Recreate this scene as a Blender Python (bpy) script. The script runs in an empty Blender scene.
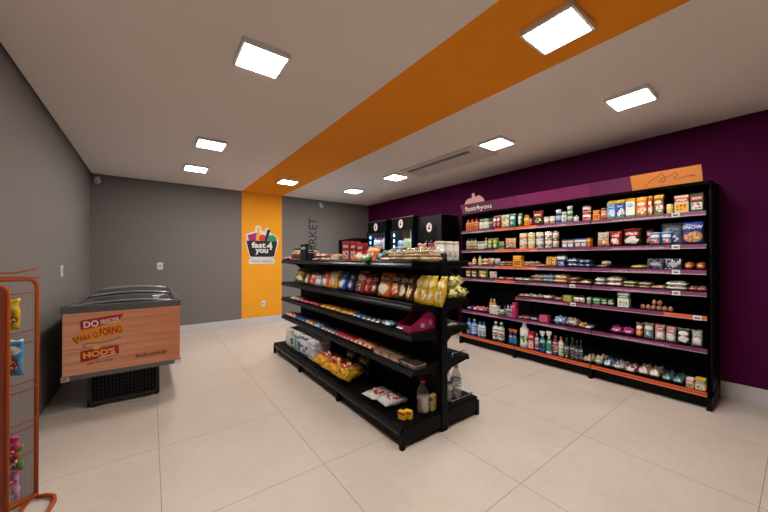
import bpy, bmesh, math, random
from math import pi, sin, cos, tan, atan, radians
from mathutils import Vector, Matrix
random.seed(7)
C = bpy.context.scene.collection
SC = bpy.context.scene

# ---------------------------------------------------------------- camera
F_PX, YAW, PITCH, ROLL, EYE = 312.5, 0.64026, -0.00611, -0.00168, 1.40
def _cam_axes():
    c, s = cos(YAW), sin(YAW)
    W = Matrix(((c, -s, 0), (0, 0, -1), (s, c, 0)))
    cp, sp = cos(PITCH), sin(PITCH)
    P = Matrix(((1, 0, 0), (0, cp, -sp), (0, sp, cp)))
    cr, sr = cos(ROLL), sin(ROLL)
    Q = Matrix(((cr, -sr, 0), (sr, cr, 0), (0, 0, 1)))
    return Q @ P @ W
_M = _cam_axes()
cd = bpy.data.cameras.new('camera')
cam = bpy.data.objects.new('camera', cd)
C.objects.link(cam)
r_, d_, f_ = _M[0], _M[1], _M[2]
cam.matrix_world = Matrix(((r_[0], -d_[0], -f_[0], 0), (r_[1], -d_[1], -f_[1], 0), (r_[2], -d_[2], -f_[2], EYE), (0, 0, 0, 1)))
cd.sensor_width = 36.0
cd.lens = F_PX / 768 * 36.0
cd.clip_start = 0.02
SC.camera = cam

# ---------------------------------------------------------------- world, exposure
w = bpy.data.worlds.new('world')
SC.world = w
w.use_nodes = True
w.node_tree.nodes['Background'].inputs[0].default_value = (0.01, 0.01, 0.012, 1)
w.node_tree.nodes['Background'].inputs[1].default_value = 1.0
SC.view_settings.view_transform = 'Standard'
SC.view_settings.look = 'None'
SC.view_settings.gamma = 1
SC.view_settings.use_curve_mapping = False
SC.view_settings.exposure = 0.0
LAMP = 76.0
LAMP_COL = (1.0, 0.935, 0.87, 1)

# ---------------------------------------------------------------- materials
def lin(c):
    if isinstance(c, str):
        c = [int(c[i:i + 2], 16) / 255 for i in (0, 2, 4)]
        c = [x / 12.92 if x <= .04045 else ((x + .055) / 1.055) ** 2.4 for x in c]
    return (c[0], c[1], c[2], 1)
_mc = {}
def mat(name, col, rough=.5, metal=0, emit=None, es=0, trans=0, coat=0, ior=1.45, spec=.5):
    if name in _mc: return _mc[name]
    m = bpy.data.materials.new(name)
    m.use_nodes = True
    b = m.node_tree.nodes['Principled BSDF']
    b.inputs['Base Color'].default_value = lin(col)
    b.inputs['Roughness'].default_value = rough
    b.inputs['Metallic'].default_value = metal
    b.inputs['IOR'].default_value = ior
    b.inputs['Specular IOR Level'].default_value = spec
    b.inputs['Transmission Weight'].default_value = trans
    b.inputs['Coat Weight'].default_value = coat
    if emit:
        b.inputs['Emission Color'].default_value = lin(emit)
        b.inputs['Emission Strength'].default_value = es
    _mc[name] = m
    return m

class NT:
    """tiny node-graph writer"""
    def __init__(s, m):
        s.t = m.node_tree; s.n = s.t.nodes; s.b = s.n['Principled BSDF']
    def put(s, sock, v):
        if isinstance(v, bpy.types.NodeSocket): s.t.links.new(v, sock)
        else: sock.default_value = v
    def math(s, op, a, b=0.0, c=None):
        n = s.n.new('ShaderNodeMath'); n.operation = op
        s.put(n.inputs[0], a); s.put(n.inputs[1], b)
        if c is not None: s.put(n.inputs[2], c)
        return n.outputs[0]
    def mix(s, f, a, b):
        n = s.n.new('ShaderNodeMix'); n.data_type = 'RGBA'
        s.put(n.inputs['Factor'], f); s.put(n.inputs[6], a); s.put(n.inputs[7], b)
        return n.outputs[2]
    def between(s, v, lo, hi):
        return s.math('MULTIPLY', s.math('GREATER_THAN', v, lo), s.math('LESS_THAN', v, hi))
    def noise(s, vec, scale, detail=2.0, w_=None):
        n = s.n.new('ShaderNodeTexNoise')
        s.put(n.inputs['Vector'], vec); n.inputs['Scale'].default_value = scale; n.inputs['Detail'].default_value = detail
        return n.outputs['Fac']
    def coord(s, kind):
        return s.n.new('ShaderNodeTexCoord').outputs[kind]
    def sep(s, v):
        n = s.n.new('ShaderNodeSeparateXYZ'); s.put(n.inputs[0], v); return n.outputs
    def mapv(s, v, loc=(0, 0, 0), scale=(1, 1, 1)):
        n = s.n.new('ShaderNodeMapping'); s.put(n.inputs['Vector'], v)
        n.inputs['Location'].default_value = loc; n.inputs['Scale'].default_value = scale
        return n.outputs[0]
    def bump(s, h, strength=.2, dist=.01):
        n = s.n.new('ShaderNodeBump'); n.inputs['Strength'].default_value = strength; n.inputs['Distance'].default_value = dist
        s.put(n.inputs['Height'], h); s.t.links.new(n.outputs[0], s.b.inputs['Normal'])

def printed(A, B, Cc, style='bag', seed=0, rough=.4, D='f2efe6'):
    """printed packaging: base colour A, accents B and C, small marks D, laid out over the pack face"""
    key = ('pr', A, B, Cc, style, seed, rough, D)
    if key in _mc: return _mc[key]
    rnd = random.Random(hash((A, B, Cc, style)) % 9999 if False else seed * 31 + len(style) * 7 + int(A, 16) % 97)
    m = mat('%s_print_%d' % (style, len(_mc)), A, rough)
    g = NT(m)
    co = g.coord('Generated'); x, y, z = g.sep(co)[:3]
    u, v = x, z
    off = g.mapv(co, (seed * 1.7, seed * .9, seed * .37), (1, 1, 1.2))
    nz = g.noise(off, 3.5, 2)
    big = g.noise(off, 8, 1)
    fine = g.noise(g.mapv(co, (seed, 0, seed), (26, 3, 16)), 1.0, 1)
    col = lin(A)
    def ell(cx, cz, rx, rz, k=.5):
        a = g.math('MULTIPLY', g.math('SUBTRACT', u, cx), 1 / rx); b = g.math('MULTIPLY', g.math('SUBTRACT', v, cz), 1 / rz)
        d = g.math('ADD', g.math('MULTIPLY', a, a), g.math('MULTIPLY', b, b))
        return g.math('LESS_THAN', g.math('ADD', d, g.math('MULTIPLY', g.math('SUBTRACT', nz, .5), k * 3)), 1)
    def rect(u0, u1, v0, v1): return g.math('MULTIPLY', g.between(u, u0, u1), g.between(v, v0, v1))
    def text(u0, u1, v0, v1): return g.math('MULTIPLY', rect(u0, u1, v0, v1), g.math('GREATER_THAN', fine, .5))
    if style in ('bag', 'flat', 'mix'):
        wr_ = g.noise(g.mapv(co, (seed * .3, 0, seed), (1, .5, 2.2)), 4.5, 3)
        col = g.mix(g.math('MULTIPLY', g.math('SUBTRACT', wr_, .42), 1.6), col, tuple(x_ * .45 for x_ in lin(A)[:3]) + (1,))
    if style == 'bag':
        col = g.mix(ell(.5, .32, .34, .2, 1.1), col, lin(Cc))
        col = g.mix(g.math('MULTIPLY', ell(.5, .32, .28, .16, 1.2), g.math('GREATER_THAN', big, .52)), col, lin(D))
        col = g.mix(ell(.5, .68, .4, .13, .3), col, lin(B))
        col = g.mix(text(.2, .8, .62, .75), col, lin(D))
        col = g.mix(g.between(v, .93, 1.1), col, lin(B))
    elif style == 'box':
        col = g.mix(rect(.1, .9, .1, .5), col, lin(Cc))
        col = g.mix(g.math('MULTIPLY', rect(.15, .85, .14, .46), g.math('GREATER_THAN', big, .52)), col, lin(B))
        col = g.mix(g.between(v, .62, .86), col, lin(B))
        col = g.mix(text(.12, .88, .67, .81), col, lin(D))
    elif style == 'snow':
        col = g.mix(ell(.5, .32, .42, .24, .8), col, lin(Cc))
        col = g.mix(g.math('MULTIPLY', ell(.5, .32, .36, .2, .8), g.math('GREATER_THAN', big, .52)), col, lin(B))
    elif style == 'can':
        col = g.mix(g.between(v, .14, .86), col, lin(B))
        col = g.mix(g.math('MULTIPLY', g.between(v, .2, .55), g.math('GREATER_THAN', nz, .5)), col, lin(Cc))
        col = g.mix(g.math('MULTIPLY', g.between(v, .6, .75), g.math('GREATER_THAN', fine, .5)), col, lin(D))
    elif style == 'flat':
        col = g.mix(ell(.5, .5, .36, .26, 1.2), col, lin(B))
        col = g.mix(g.math('MULTIPLY', g.math('GREATER_THAN', big, .58), 1.0), col, lin(Cc))
        col = g.mix(text(.25, .75, .4, .6), col, lin(D))
    elif style == 'milk':
        col = g.mix(g.between(v, .0, .09), col, lin('4b8a3a'))
        col = g.mix(g.math('MULTIPLY', ell(.6, .3, .42, .2, 1.0), g.math('GREATER_THAN', big, .46)), col, lin(D))
        col = g.mix(ell(.45, .62, .38, .1, .2), col, lin(B))
        col = g.mix(text(.15, .8, .58, .67), col, lin(D))
        col = g.mix(g.between(v, .82, 1.1), col, lin(Cc))
    elif style == 'mix':
        col = g.mix(g.math('GREATER_THAN', nz, .54), col, lin(B))
        col = g.mix(g.math('GREATER_THAN', big, .6), col, lin(Cc))
        col = g.mix(g.math('GREATER_THAN', fine, .68), col, lin(D))
    g.put(g.b.inputs['Base Color'], col)
    _mc[key] = m
    return m

M_black = mat('black_powder_coat', (.0030, .0030, .0036), .5, spec=.14)
M_black2 = mat('black_panel', (.0035, .0035, .004), .6, spec=.2)
M_rail = mat('dark_rail_plastic', (.014, .015, .019), .25, spec=.4)
M_chrome = mat('chrome', (.75, .75, .76), .18, 1)
M_white = mat('white_plastic', (.75, .74, .72), .4)
M_white_metal = mat('white_enamel', (.6, .59, .58), .35)
M_grey_plastic = mat('grey_plastic', (.10, .10, .105), .3)
M_orange_metal = mat('orange_enamel', (.40, .075, .006), .5, spec=.25)
M_red_panel = mat('deep_orange_panel', (.17, .022, .008), .5)
M_ink = mat('dark_ink', (.02, .018, .02), .5)
def glass_mat(name, tint=(1, 1, 1), refl=.12, rough=.03):
    m = bpy.data.materials.new(name); m.use_nodes = True
    t = m.node_tree; n = t.nodes; n.clear()
    o = n.new('ShaderNodeOutputMaterial'); tr = n.new('ShaderNodeBsdfTransparent'); gl = n.new('ShaderNodeBsdfGlossy')
    lw = n.new('ShaderNodeLayerWeight'); lw.inputs[0].default_value = .5
    fr = n.new('ShaderNodeMath'); fr.operation = 'POWER'; fr.inputs[1].default_value = 4.0; t.links.new(lw.outputs['Facing'], fr.inputs[0])
    ad = n.new('ShaderNodeMath'); ad.operation = 'ADD'; ad.use_clamp = True; ad.inputs[1].default_value = refl
    mx = n.new('ShaderNodeMixShader')
    tr.inputs[0].default_value = (*tint, 1); gl.inputs['Roughness'].default_value = rough
    t.links.new(fr.outputs[0], ad.inputs[0]); t.links.new(ad.outputs[0], mx.inputs[0])
    t.links.new(tr.outputs[0], mx.inputs[1]); t.links.new(gl.outputs[0], mx.inputs[2]); t.links.new(mx.outputs[0], o.inputs[0])
    return m
M_glass = glass_mat('clear_glass', (.93, .95, .96), .04)
M_pet = glass_mat('clear_bottle_plastic', (.88, .91, .92), .20, .08)
M_film = glass_mat('clear_film', (.96, .96, .96), .07, .2)

# ---------------------------------------------------------------- mesh helpers
class MB:
    def __init__(s): s.bm = bmesh.new()
    def _mi(s, faces, mi):
        for f in faces: f.material_index = mi
    def box(s, x0, x1, y0, y1, z0, z1, bev=0, mi=0, seg=2):
        b = bmesh.new()
        bmesh.ops.create_cube(b, size=1)
        for v in b.verts:
            v.co = Vector(((x0 + x1) / 2 + v.co.x * (x1 - x0), (y0 + y1) / 2 + v.co.y * (y1 - y0), (z0 + z1) / 2 + v.co.z * (z1 - z0)))
        if bev: bmesh.ops.bevel(b, geom=b.edges[:], offset=bev, segments=seg, profile=.6, affect='EDGES')
        return s.merge(b, mi)
    def merge(s, b, mi=0, mtx=None):
        if mtx is not None: bmesh.ops.transform(b, matrix=mtx, verts=b.verts[:])
        vm = {v: s.bm.verts.new(v.co) for v in b.verts}
        for f in b.faces:
            try:
                nf = s.bm.faces.new([vm[v] for v in f.verts]); nf.material_index = mi; nf.smooth = f.smooth
            except ValueError: pass
        b.free(); return s
    def prism(s, pts, a0, a1, axis='y', mi=0):
        """pts: 2-D outline; extruded along axis from a0 to a1"""
        def P(p, a):
            return {'y': (p[0], a, p[1]), 'x': (a, p[0], p[1]), 'z': (p[0], p[1], a)}[axis]
        A = [s.bm.verts.new(P(p, a0)) for p in pts]; B = [s.bm.verts.new(P(p, a1)) for p in pts]
        n = len(pts)
        fs = [s.bm.faces.new(A), s.bm.faces.new(B[::-1])]
        for i in range(n): fs.append(s.bm.faces.new((A[i], B[i], B[(i + 1) % n], A[(i + 1) % n])))
        s._mi(fs, mi); return s
    def lathe(s, prof, c=(0, 0, 0), seg=20, mi=0, sx=1, sy=1):
        rings = []
        for r, z in prof:
            if r < 1e-5: rings.append([s.bm.verts.new((c[0], c[1], c[2] + z))])
            else: rings.append([s.bm.verts.new((c[0] + sx * r * cos(2 * pi * k / seg), c[1] + sy * r * sin(2 * pi * k / seg), c[2] + z)) for k in range(seg)])
        for a, b in zip(rings, rings[1:]):
            for k in range(seg):
                k2 = (k + 1) % seg
                if len(a) == 1 and len(b) == 1: continue
                if len(a) == 1: f = s.bm.faces.new((a[0], b[k], b[k2]))
                elif len(b) == 1: f = s.bm.faces.new((a[k], a[k2], b[0]))
                else: f = s.bm.faces.new((a[k], a[k2], b[k2], b[k]))
                f.smooth = True; f.material_index = mi
        return s
    def tube(s, pts, r=.004, seg=8, mi=0, closed=False):
        pts = [Vector(p) for p in pts]; n = len(pts); rings = []
        up = None
        for i, p in enumerate(pts):
            a = pts[i - 1] if (i > 0 or closed) else p
            b = pts[(i + 1) % n] if (i < n - 1 or closed) else p
            t = (b - a).normalized()
            if up is None:
                up = Vector((0, 0, 1)) if abs(t.z) < .9 else Vector((1, 0, 0))
            side = t.cross(up).normalized(); up = side.cross(t).normalized()
            rings.append([s.bm.verts.new(p + r * (cos(2 * pi * k / seg) * side + sin(2 * pi * k / seg) * up)) for k in range(seg)])
        rr = list(zip(rings, rings[1:])) + ([(rings[-1], rings[0])] if closed else [])
        for a, b in rr:
            for k in range(seg):
                f = s.bm.faces.new((a[k], a[(k + 1) % seg], b[(k + 1) % seg], b[k])); f.smooth = True; f.material_index = mi
        if not closed:
            s.bm.faces.new(rings[0][::-1]).material_index = mi; s.bm.faces.new(rings[-1]).material_index = mi
        return s
    def pouch(s, w_, h, t, seed=0, mi=0, crim=.05, nx=10, nz=13, wob=.5, bulge=.4):
        """a filled film bag standing on its lower seal, front face towards -Y"""
        rnd = random.Random(seed); ph = [rnd.uniform(0, 6) for _ in range(8)]
        def half(sign):
            g = []
            for j in range(nz + 1):
                row = []
                v = j / nz
                for i in range(nx + 1):
                    u = i / nx * 2 - 1
                    vv = min(1, max(0, (v - crim) / (1 - 2 * crim))) * 2 - 1
                    prof = max(0, (1 - abs(u) ** 3.4)) ** .5 * max(0, (1 - abs(vv) ** 3.0)) ** bulge
                    wr = 1 + wob * .34 * (sin(ph[0] + 5 * u + 3 * v * 4) + .7 * sin(ph[1] + 9 * v * 2 - 6 * u) + .5 * sin(ph[2] + 14 * u + sign))
                    yy = sign * t / 2 * prof * wr
                    pinch = 1 - .07 * (1 - abs(vv) ** 4)
                    xx = u * w_ / 2 * (pinch if t > .02 else 1) + wob * .004 * sin(ph[3] + 8 * v)
                    zz = v * h + wob * .006 * sin(ph[4] + 4 * u) * v
                    if v < .03 or v > .97: yy += .0015 * sin(u * 25 + ph[5])
                    row.append((xx, yy, zz))
                g.append(row)
            return g
        for sign in (-1, 1):
            g = half(sign)
            V = [[s.bm.verts.new(p) for p in row] for row in g]
            for j in range(nz):
                for i in range(nx):
                    q = (V[j][i], V[j][i + 1], V[j + 1][i + 1], V[j + 1][i])
                    f = s.bm.faces.new(q if sign < 0 else q[::-1]); f.smooth = True; f.material_index = mi
        bmesh.ops.remove_doubles(s.bm, verts=s.bm.verts[:], dist=.0004)
        return s
    def build(s, name, mats, parent=None, loc=None, rot=None, fix=True):
        me = bpy.data.meshes.new(name)
        if fix: bmesh.ops.recalc_face_normals(s.bm, faces=s.bm.faces[:])
        s.bm.to_mesh(me); s.bm.free()
        for m in (mats if isinstance(mats, (list, tuple)) else [mats]): me.materials.append(m)
        o = bpy.data.objects.new(name, me); C.objects.link(o)
        if parent: o.parent = parent
        if loc: o.location = loc
        if rot: o.rotation_euler = rot
        return o

def tag(o, label=None, cat=None, group=None, kind=None):
    if label: o['label'] = label
    if cat: o['category'] = cat
    if group: o['group'] = group
    if kind: o['kind'] = kind
    return o
def empty(name, loc=(0, 0, 0), rot=(0, 0, 0)):
    o = bpy.data.objects.new(name, None); C.objects.link(o)
    o.location = loc; o.rotation_euler = rot; o.empty_display_size = .05
    return o
def copy_tree(o, parent=None):
    c = o.copy(); C.objects.link(c)
    if parent: c.parent = parent
    for ch in list(o.children): copy_tree(ch, c)
    return c
def text_mesh(name, s, m, parent, origin, right, up, width, height, depth=.002, bold=0.0, shear=0, label=None):
    """lettering as a mesh, lower left corner at origin, spanning width x height along right / up"""
    cu = bpy.data.curves.new(name, 'FONT'); cu.body = s; cu.extrude = .02; cu.offset = bold; cu.shear = shear
    cu.resolution_u = 3
    t = bpy.data.objects.new(name, cu); C.objects.link(t)
    dg = bpy.context.evaluated_depsgraph_get()
    me = bpy.data.meshes.new_from_object(t.evaluated_get(dg))
    bpy.data.objects.remove(t)
    xs = [v.co.x for v in me.vertices]; ys = [v.co.y for v in me.vertices]
    x0, x1, y0, y1 = min(xs), max(xs), min(ys), max(ys)
    R, U, O = Vector(right).normalized(), Vector(up).normalized(), Vector(origin)
    N = R.cross(U)
    for v in me.vertices:
        c = v.co.copy()
        v.co = O + R * ((c.x - x0) / (x1 - x0) * width) + U * ((c.y - y0) / (y1 - y0) * height) + N * (depth if c.z > 0 else -.0005)
    me.materials.clear(); me.materials.append(m)
    o = bpy.data.objects.new(name, me); C.objects.link(o)
    if parent: o.parent = parent
    if label: o['label'] = label
    return o

# ---------------------------------------------------------------- room
XL, XR, YB, YF, H = -.79, 4.597, 6.855, -1.9, 2.77
SX0, SX1 = 1.482, 2.305
def paint(name, col, stripe=None, rough=.75, spec=.25):
    m = mat(name, col, rough, spec=spec); g = NT(m)
    pos = g.n.new('ShaderNodeNewGeometry').outputs['Position']
    nz = g.noise(pos, 1.3, 3)
    c = g.mix(g.math('MULTIPLY', g.math('SUBTRACT', nz, .4), .25), lin(col), tuple(x * .8 for x in lin(col)[:3]) + (1,))
    if stripe:
        x = g.sep(pos)[0]
        c = g.mix(g.between(x, SX0, SX1), c, lin(stripe))
    g.put(g.b.inputs['Base Color'], c)
    g.bump(g.noise(pos, 260, 1), .04, .002)
    return m
M_wall = paint('grey_wall_paint', (.215, .195, .186))
M_wallb = paint('grey_back_wall_paint', (.205, .186, .178), (.95, .40, .022))
M_purple = paint('purple_wall_paint', (.078, .0022, .046), rough=.7, spec=.1)
M_ceil = paint('white_ceiling_paint', (.92, .85, .795), (.98, .33, .014))
M_gap = mat('shadow_gap_black', (.004, .004, .004), .9)

def tile_mat():
    m = mat('beige_porcelain_tiles', (.5, .42, .36), .38); g = NT(m)
    pos = g.n.new('ShaderNodeNewGeometry').outputs['Position']
    s = g.sep(pos)
    def grout(v, off, pitch=.896):
        a = g.math('FRACT', g.math('DIVIDE', g.math('SUBTRACT', v, off), pitch))
        return g.math('ADD', g.math('LESS_THAN', a, .0022), g.math('GREATER_THAN', a, .9978))
    gr = g.math('MINIMUM', g.math('ADD', grout(s[0], .0495 - .896 * 4), grout(s[1], 1.037 - .896 * 6, .899)), 1)
    n1 = g.noise(pos, 2.2, 4); n2 = g.noise(g.mapv(pos, scale=(1, 3, 1)), 9, 5)
    f = g.math('ADD', g.math('MULTIPLY', n1, .6), g.math('MULTIPLY', n2, .5))
    c = g.mix(f, lin((.56, .48, .41)), lin((.74, .655, .575)))
    c = g.mix(gr, c, lin((.27, .225, .19)))
    g.put(g.b.inputs['Base Color'], c)
    g.put(g.b.inputs['Roughness'], g.math('ADD', g.math('MULTIPLY', n2, .2), .3))
    g.bump(g.math('SUBTRACT', g.math('MULTIPLY', n2, .1), gr), .15, .002)
    return m
M_floor = tile_mat()

def struct(name, mb, m, **k): return tag(mb.build(name, m, **k), kind='structure')
struct('floor', MB().box(XL - .1, XR + .1, YF - .1, YB + .1, -.1, 0), M_floor)
G = .022
struct('ceiling', MB().box(XL + G, XR - G, YF + G, YB - G, H, H + .06), M_ceil)
struct('trim_1', MB().box(XL - .1, XR + .1, YF - .1, YB + .1, H + .06, H + .12), M_gap)
struct('wall_left', MB().box(XL - .1, XL, YF - .1, YB + .1, 0, H + .06), M_wall)
struct('wall_right', MB().box(XR, XR + .1, YF - .1, YB + .1, 0, H + .06), M_purple)
struct('wall_back', MB().box(XL, XR, YB, YB + .1, 0, H + .06), M_wallb)
struct('wall_front', MB().box(XL, XR, YF - .1, YF, 0, H + .06), M_wall)
M_base = mat('white_baseboard', (.66, .63, .65), .3)
struct('baseboard_back', MB().box(XL, XR, YB - .016, YB, 0, .16, .003), M_base)
struct('baseboard_right', MB().box(XR - .016, XR, YF, YB - .016, 0, .165, .003), M_base)

# ---------------------------------------------------------------- ceiling lamps
M_diff = mat('lit_diffuser', (.9, .9, .9), .5, emit=(1, 1, 1), es=LAMP)
M_diff.node_tree.nodes['Principled BSDF'].inputs['Emission Color'].default_value = LAMP_COL
def make_lamp():
    t = empty('ceiling_lamp')
    a = MB()
    o, i, z0, z1 = .150, .133, -.034, 0
    for x0, x1, y0, y1 in ((-o, -i, -o, o), (i, o, -o, o), (-i, i, -o, -i), (-i, i, i, o)): a.box(x0, x1, y0, y1, z0, z1, .002)
    a.box(-i, i, -i, i, -.012, 0)
    a.build('frame', M_white, t)
    MB().box(-i + .001, i - .001, -i + .001, i - .001, -.036, -.014, .004).build('diffuser', M_diff, t)
    return t
lamps = [(.60, 2.20, 'largest square ceiling lamp, on white ceiling nearest the left wall front'),
         (1.935, .87, 'square ceiling lamp on orange ceiling stripe at top of view'),
         (3.275, .87, 'square ceiling lamp near the purple wall, rightmost of all'),
         (.565, 4.19, 'square ceiling lamp on white ceiling left, middle one of its row'),
         (.535, 5.45, 'square ceiling lamp on white ceiling left, farthest of its row'),
         (1.935, 5.45, 'small looking square ceiling lamp on orange stripe above the back wall'),
         (3.27, 2.16, 'square ceiling lamp right after the near end of the air conditioner'),
         (3.27, 4.07, 'square ceiling lamp just beyond the far end of the air conditioner'),
         (3.26, 5.40, 'farthest square ceiling lamp beside the purple wall, near back wall'),
         (.60, .87, 'square ceiling lamp above the camera by the left wall')]
L0 = make_lamp()
for i, (x, y, lb) in enumerate(lamps):
    o = L0 if i == 0 else copy_tree(L0)
    o.location = (x, y, H); tag(o, lb, 'ceiling lamp', 'square ceiling lamps')

# ---------------------------------------------------------------- air conditioner, cameras, outlets
ac = tag(empty('air_conditioner', (3.385, 3.1, H)), 'white ceiling cassette air conditioner with long dark slot near purple wall', 'air conditioner')
a = MB()
a.box(-.265, -.175, -.70, .70, -.016, 0, .004); a.box(-.085, .265, -.70, .70, -.016, 0, .004)
a.box(-.175, -.085, -.70, -.55, -.016, 0, .003); a.box(-.175, -.085, .62, .70, -.016, 0, .003)
a.build('panel', mat('ac_white', (.72, .66, .62), .5), ac)
MB().box(-.175, -.085, -.55, .62, -.006, 0).build('air_slot', M_gap, ac)
MB().prism([(-.170, -.012), (-.12, -.024), (-.118, -.020), (-.168, -.008)], -.54, .61).build('louver', mat('ac_louver', (.22, .2, .19), .4), ac)
def seccam(x, y, z, lb):
    t = tag(empty('security_camera', (x, y, z)), lb, 'security camera', 'small white security cameras')
    MB().box(-.03, .03, -.005, .012, -.03, .03, .006).build('mount', M_white, t)
    MB().tube([(0, 0, 0), (0, -.03, -.005), (0, -.05, -.03)], .012).build('arm', M_white, t)
    b = MB(); b.lathe([(0, -.04), (.025, -.036), (.04, -.012), (.042, .01), (.03, .034), (0, .04)], (0, -.06, -.055), 16)
    b.build('camera_body', M_white, t)
    MB().lathe([(0, -.012), (.012, -.01), (.014, 0), (0, .006)], (0, -.098, -.06), 12).build('lens', M_ink, t)
seccam(-.70, YB - .012, 2.70, 'small white security camera in the back left ceiling corner')
seccam(3.22, YB - .012, 2.68, 'small white security camera on grey back wall right of orange stripe')
def outlet(loc, rz, w_, h_, lb, n=2):
    t = tag(empty('wall_socket', loc, (0, 0, rz)), lb, 'wall socket')
    MB().box(-w_ / 2, w_ / 2, -.010, 0, 0, h_, .003).build('cover_plate', M_white, t)
    b = MB(); b.box(-w_ / 4, w_ / 4, -.013, -.009, h_ * .32, h_ * .68, .002)
    b.build('switch_button' if n == 1 else 'socket_insert', mat('socket_grey', (.45, .44, .43), .4), t)
outlet((.127, YB, 1.20), 0, .085, .125, 'white wall socket on grey back wall above the chest freezer')
outlet((1.91, YB, .375), 0, .085, .125, 'white wall socket low on the orange wall stripe')
outlet((XL, 4.85, 1.20), pi / 2, .085, .125, 'white switch plate on the grey left wall', 1)

# ---------------------------------------------------------------- wall emblem and lettering
W = (.82, .80, .78); M_signw = mat('sign_white', W, .35)
M_basket = mat('sign_black', (.012, .010, .014), .4)
def emblem_parts(parent, sc, O, R, U, with_text=True, pill=True, mono=None, d=.012):
    """basket logo; local units: 1 = basket width, drawn in the plane R,U"""
    R, U, O = Vector(R), Vector(U), Vector(O); N = R.cross(U)
    def plate(name, pts, m, d0, d1):
        b = MB(); bm = b.bm
        A = [bm.verts.new(O + R * (p[0] * sc) + U * (p[1] * sc) + N * d0) for p in pts]
        B = [bm.verts.new(O + R * (p[0] * sc) + U * (p[1] * sc) + N * d1) for p in pts]
        bm.faces.new(A[::-1]); bm.faces.new(B)
        for i in range(len(pts)): bm.faces.new((A[i], A[(i + 1) % len(pts)], B[(i + 1) % len(pts)], B[i]))
        return b.build(name, m, parent)
    mm = lambda n, c: mono or mat('sign_' + n, c, .4)
    outline = [(-.36, -.50), (.36, -.50), (.40, -.44), (.55, .05), (.55, .14), (.44, .30), (.30, .36), (.22, .56), (.13, .55), (.08, .42), (-.02, .44), (-.06, .60), (-.14, .63), (-.22, .58), (-.24, .42), (-.52, .32), (-.50, .10), (-.55, .05), (-.40, -.44)]
    plate('backing', outline, mono or M_signw, 0, d)
    e = d + .004
    plate('magenta_pack', [(-.42, .06), (-.22, .06), (-.18, .38), (-.47, .28)], mm('magenta', (.42, .015, .17)), d, e)
    plate('yellow_bottle', [(-.21, .06), (-.05, .06), (-.05, .30), (-.09, .40), (-.09, .56), (-.16, .56), (-.16, .40), (-.21, .28)], mm('yellow', (.85, .42, .03)), d, e)
    plate('tomato', [(.02 + .13 * cos(k * pi / 8), .18 + .14 * sin(k * pi / 8)) for k in range(16)], mm('red', (.62, .03, .03)), d + .001, e + .001)
    plate('lettuce', [(.30 + .19 * cos(k * pi / 8), .14 + .17 * sin(k * pi / 8) + .015 * (k % 2)) for k in range(16)], mm('green', (.03, .30, .13)), d + .001, e + .001)
    plate('handle', [(.06, .05), (.12, .05), (.27, .46), (.22, .52), (.16, .48)], mono or M_basket, d + .002, e + .002)
    plate('basket', [(-.34, -.44), (.34, -.44), (.40, -.40), (.50, .04), (.49, .10), (-.49, .10), (-.50, .04), (-.40, -.40)], mono or M_basket, d + .003, e + .003)
    if with_text:
        z = e + .0035
        text_mesh('lettering', 'fast', M_signw, parent, O + R * (-.35 * sc) + U * (-.14 * sc) + N * z, R, U, .46 * sc, .20 * sc, .002, .035)
        text_mesh('lettering', '4', M_signw, parent, O + R * (.14 * sc) + U * (-.20 * sc) + N * z, R, U, .20 * sc, .28 * sc, .002, .02)
        text_mesh('lettering', 'you', M_signw, parent, O + R * (-.23 * sc) + U * (-.37 * sc) + N * z, R, U, .42 * sc, .20 * sc, .002, .035)
    if pill:
        plate('name_plate', [(-.41, -.51), (.41, -.51), (.43, -.53), (.43, -.66), (.41, -.68), (-.41, -.68), (-.43, -.66), (-.43, -.53)], M_signw, 0, d)
        for w_, u0, uw in (('SMART', -.36, .30), ('MARKET', -.01, .37)): text_mesh('lettering', w_, mat('sign_grey_ink', (.2, .17, .2), .5), parent, O + R * (u0 * sc) + U * (-.63 * sc) + N * d, R, U, uw * sc, .075 * sc, .002)
sg = tag(empty('wall_sign', (1.885, YB, 1.68)), 'large fast4you shopping basket logo sign on the orange wall stripe', 'sign')
emblem_parts(sg, .62, (0, -.001, .02), (1, 0, 0), (0, 0, 1))
mk = empty('wall_lettering', (3.03, YB, 1.9)); tag(mk, 'dark vertical MARKET lettering on the grey back wall', 'lettering')
text_mesh('letters', 'MARKET', M_ink, mk, (.10, -.0005, -.56), (0, 0, 1), (-1, 0, 0), 1.0, .20, .004, 0)

# ---------------------------------------------------------------- measuring helper: distance along a shelf front
def ry(px, X): return X / tan(YAW + atan((px - 384) / F_PX))

# ---------------------------------------------------------------- wall rack
RY = [.522, 1.483, 2.430, 3.375]        # bay limits
RX0, RX1 = 4.11, XR - .012
SH = {1: 1.836, 2: 1.525, 3: 1.280, 4: 1.076, 5: .856, 6: .552, 0: .160}   # upper face of each shelf
rack = tag(empty('wall_shelving_unit', (4.35, 2.0, 0)), 'tall black supermarket shelving unit with purple price rails along the purple wall', 'shelving unit')
RO = Vector((4.35, 2.0, 0))
def rb(name, mb, m, parent=rack, lab=None):
    o = mb.build(name, m, parent)
    if parent is rack: o.location = -RO
    if lab: o['label'] = lab
    return o
b = MB(); b.box(RX1 - .035, RX1 - .006, RY[0], RY[3], .10, 2.10)
rb('back_panel', b, M_black2)
for k, y in enumerate(RY):
    rb('upright', MB().box(RX1 - .05, RX1, y - .018, y + .018, 0, 2.14, .003), M_black)
rb('side_panel', MB().box(4.13, RX1 - .05, RY[3] + .002, RY[3] + .018, .14, 2.13, .003), M_black)
rb('side_panel', MB().box(4.20, RX1 - .05, RY[0] - .012, RY[0] + .006, .14, 2.13, .003), M_black, lab='black end panel facing the entrance')
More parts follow.
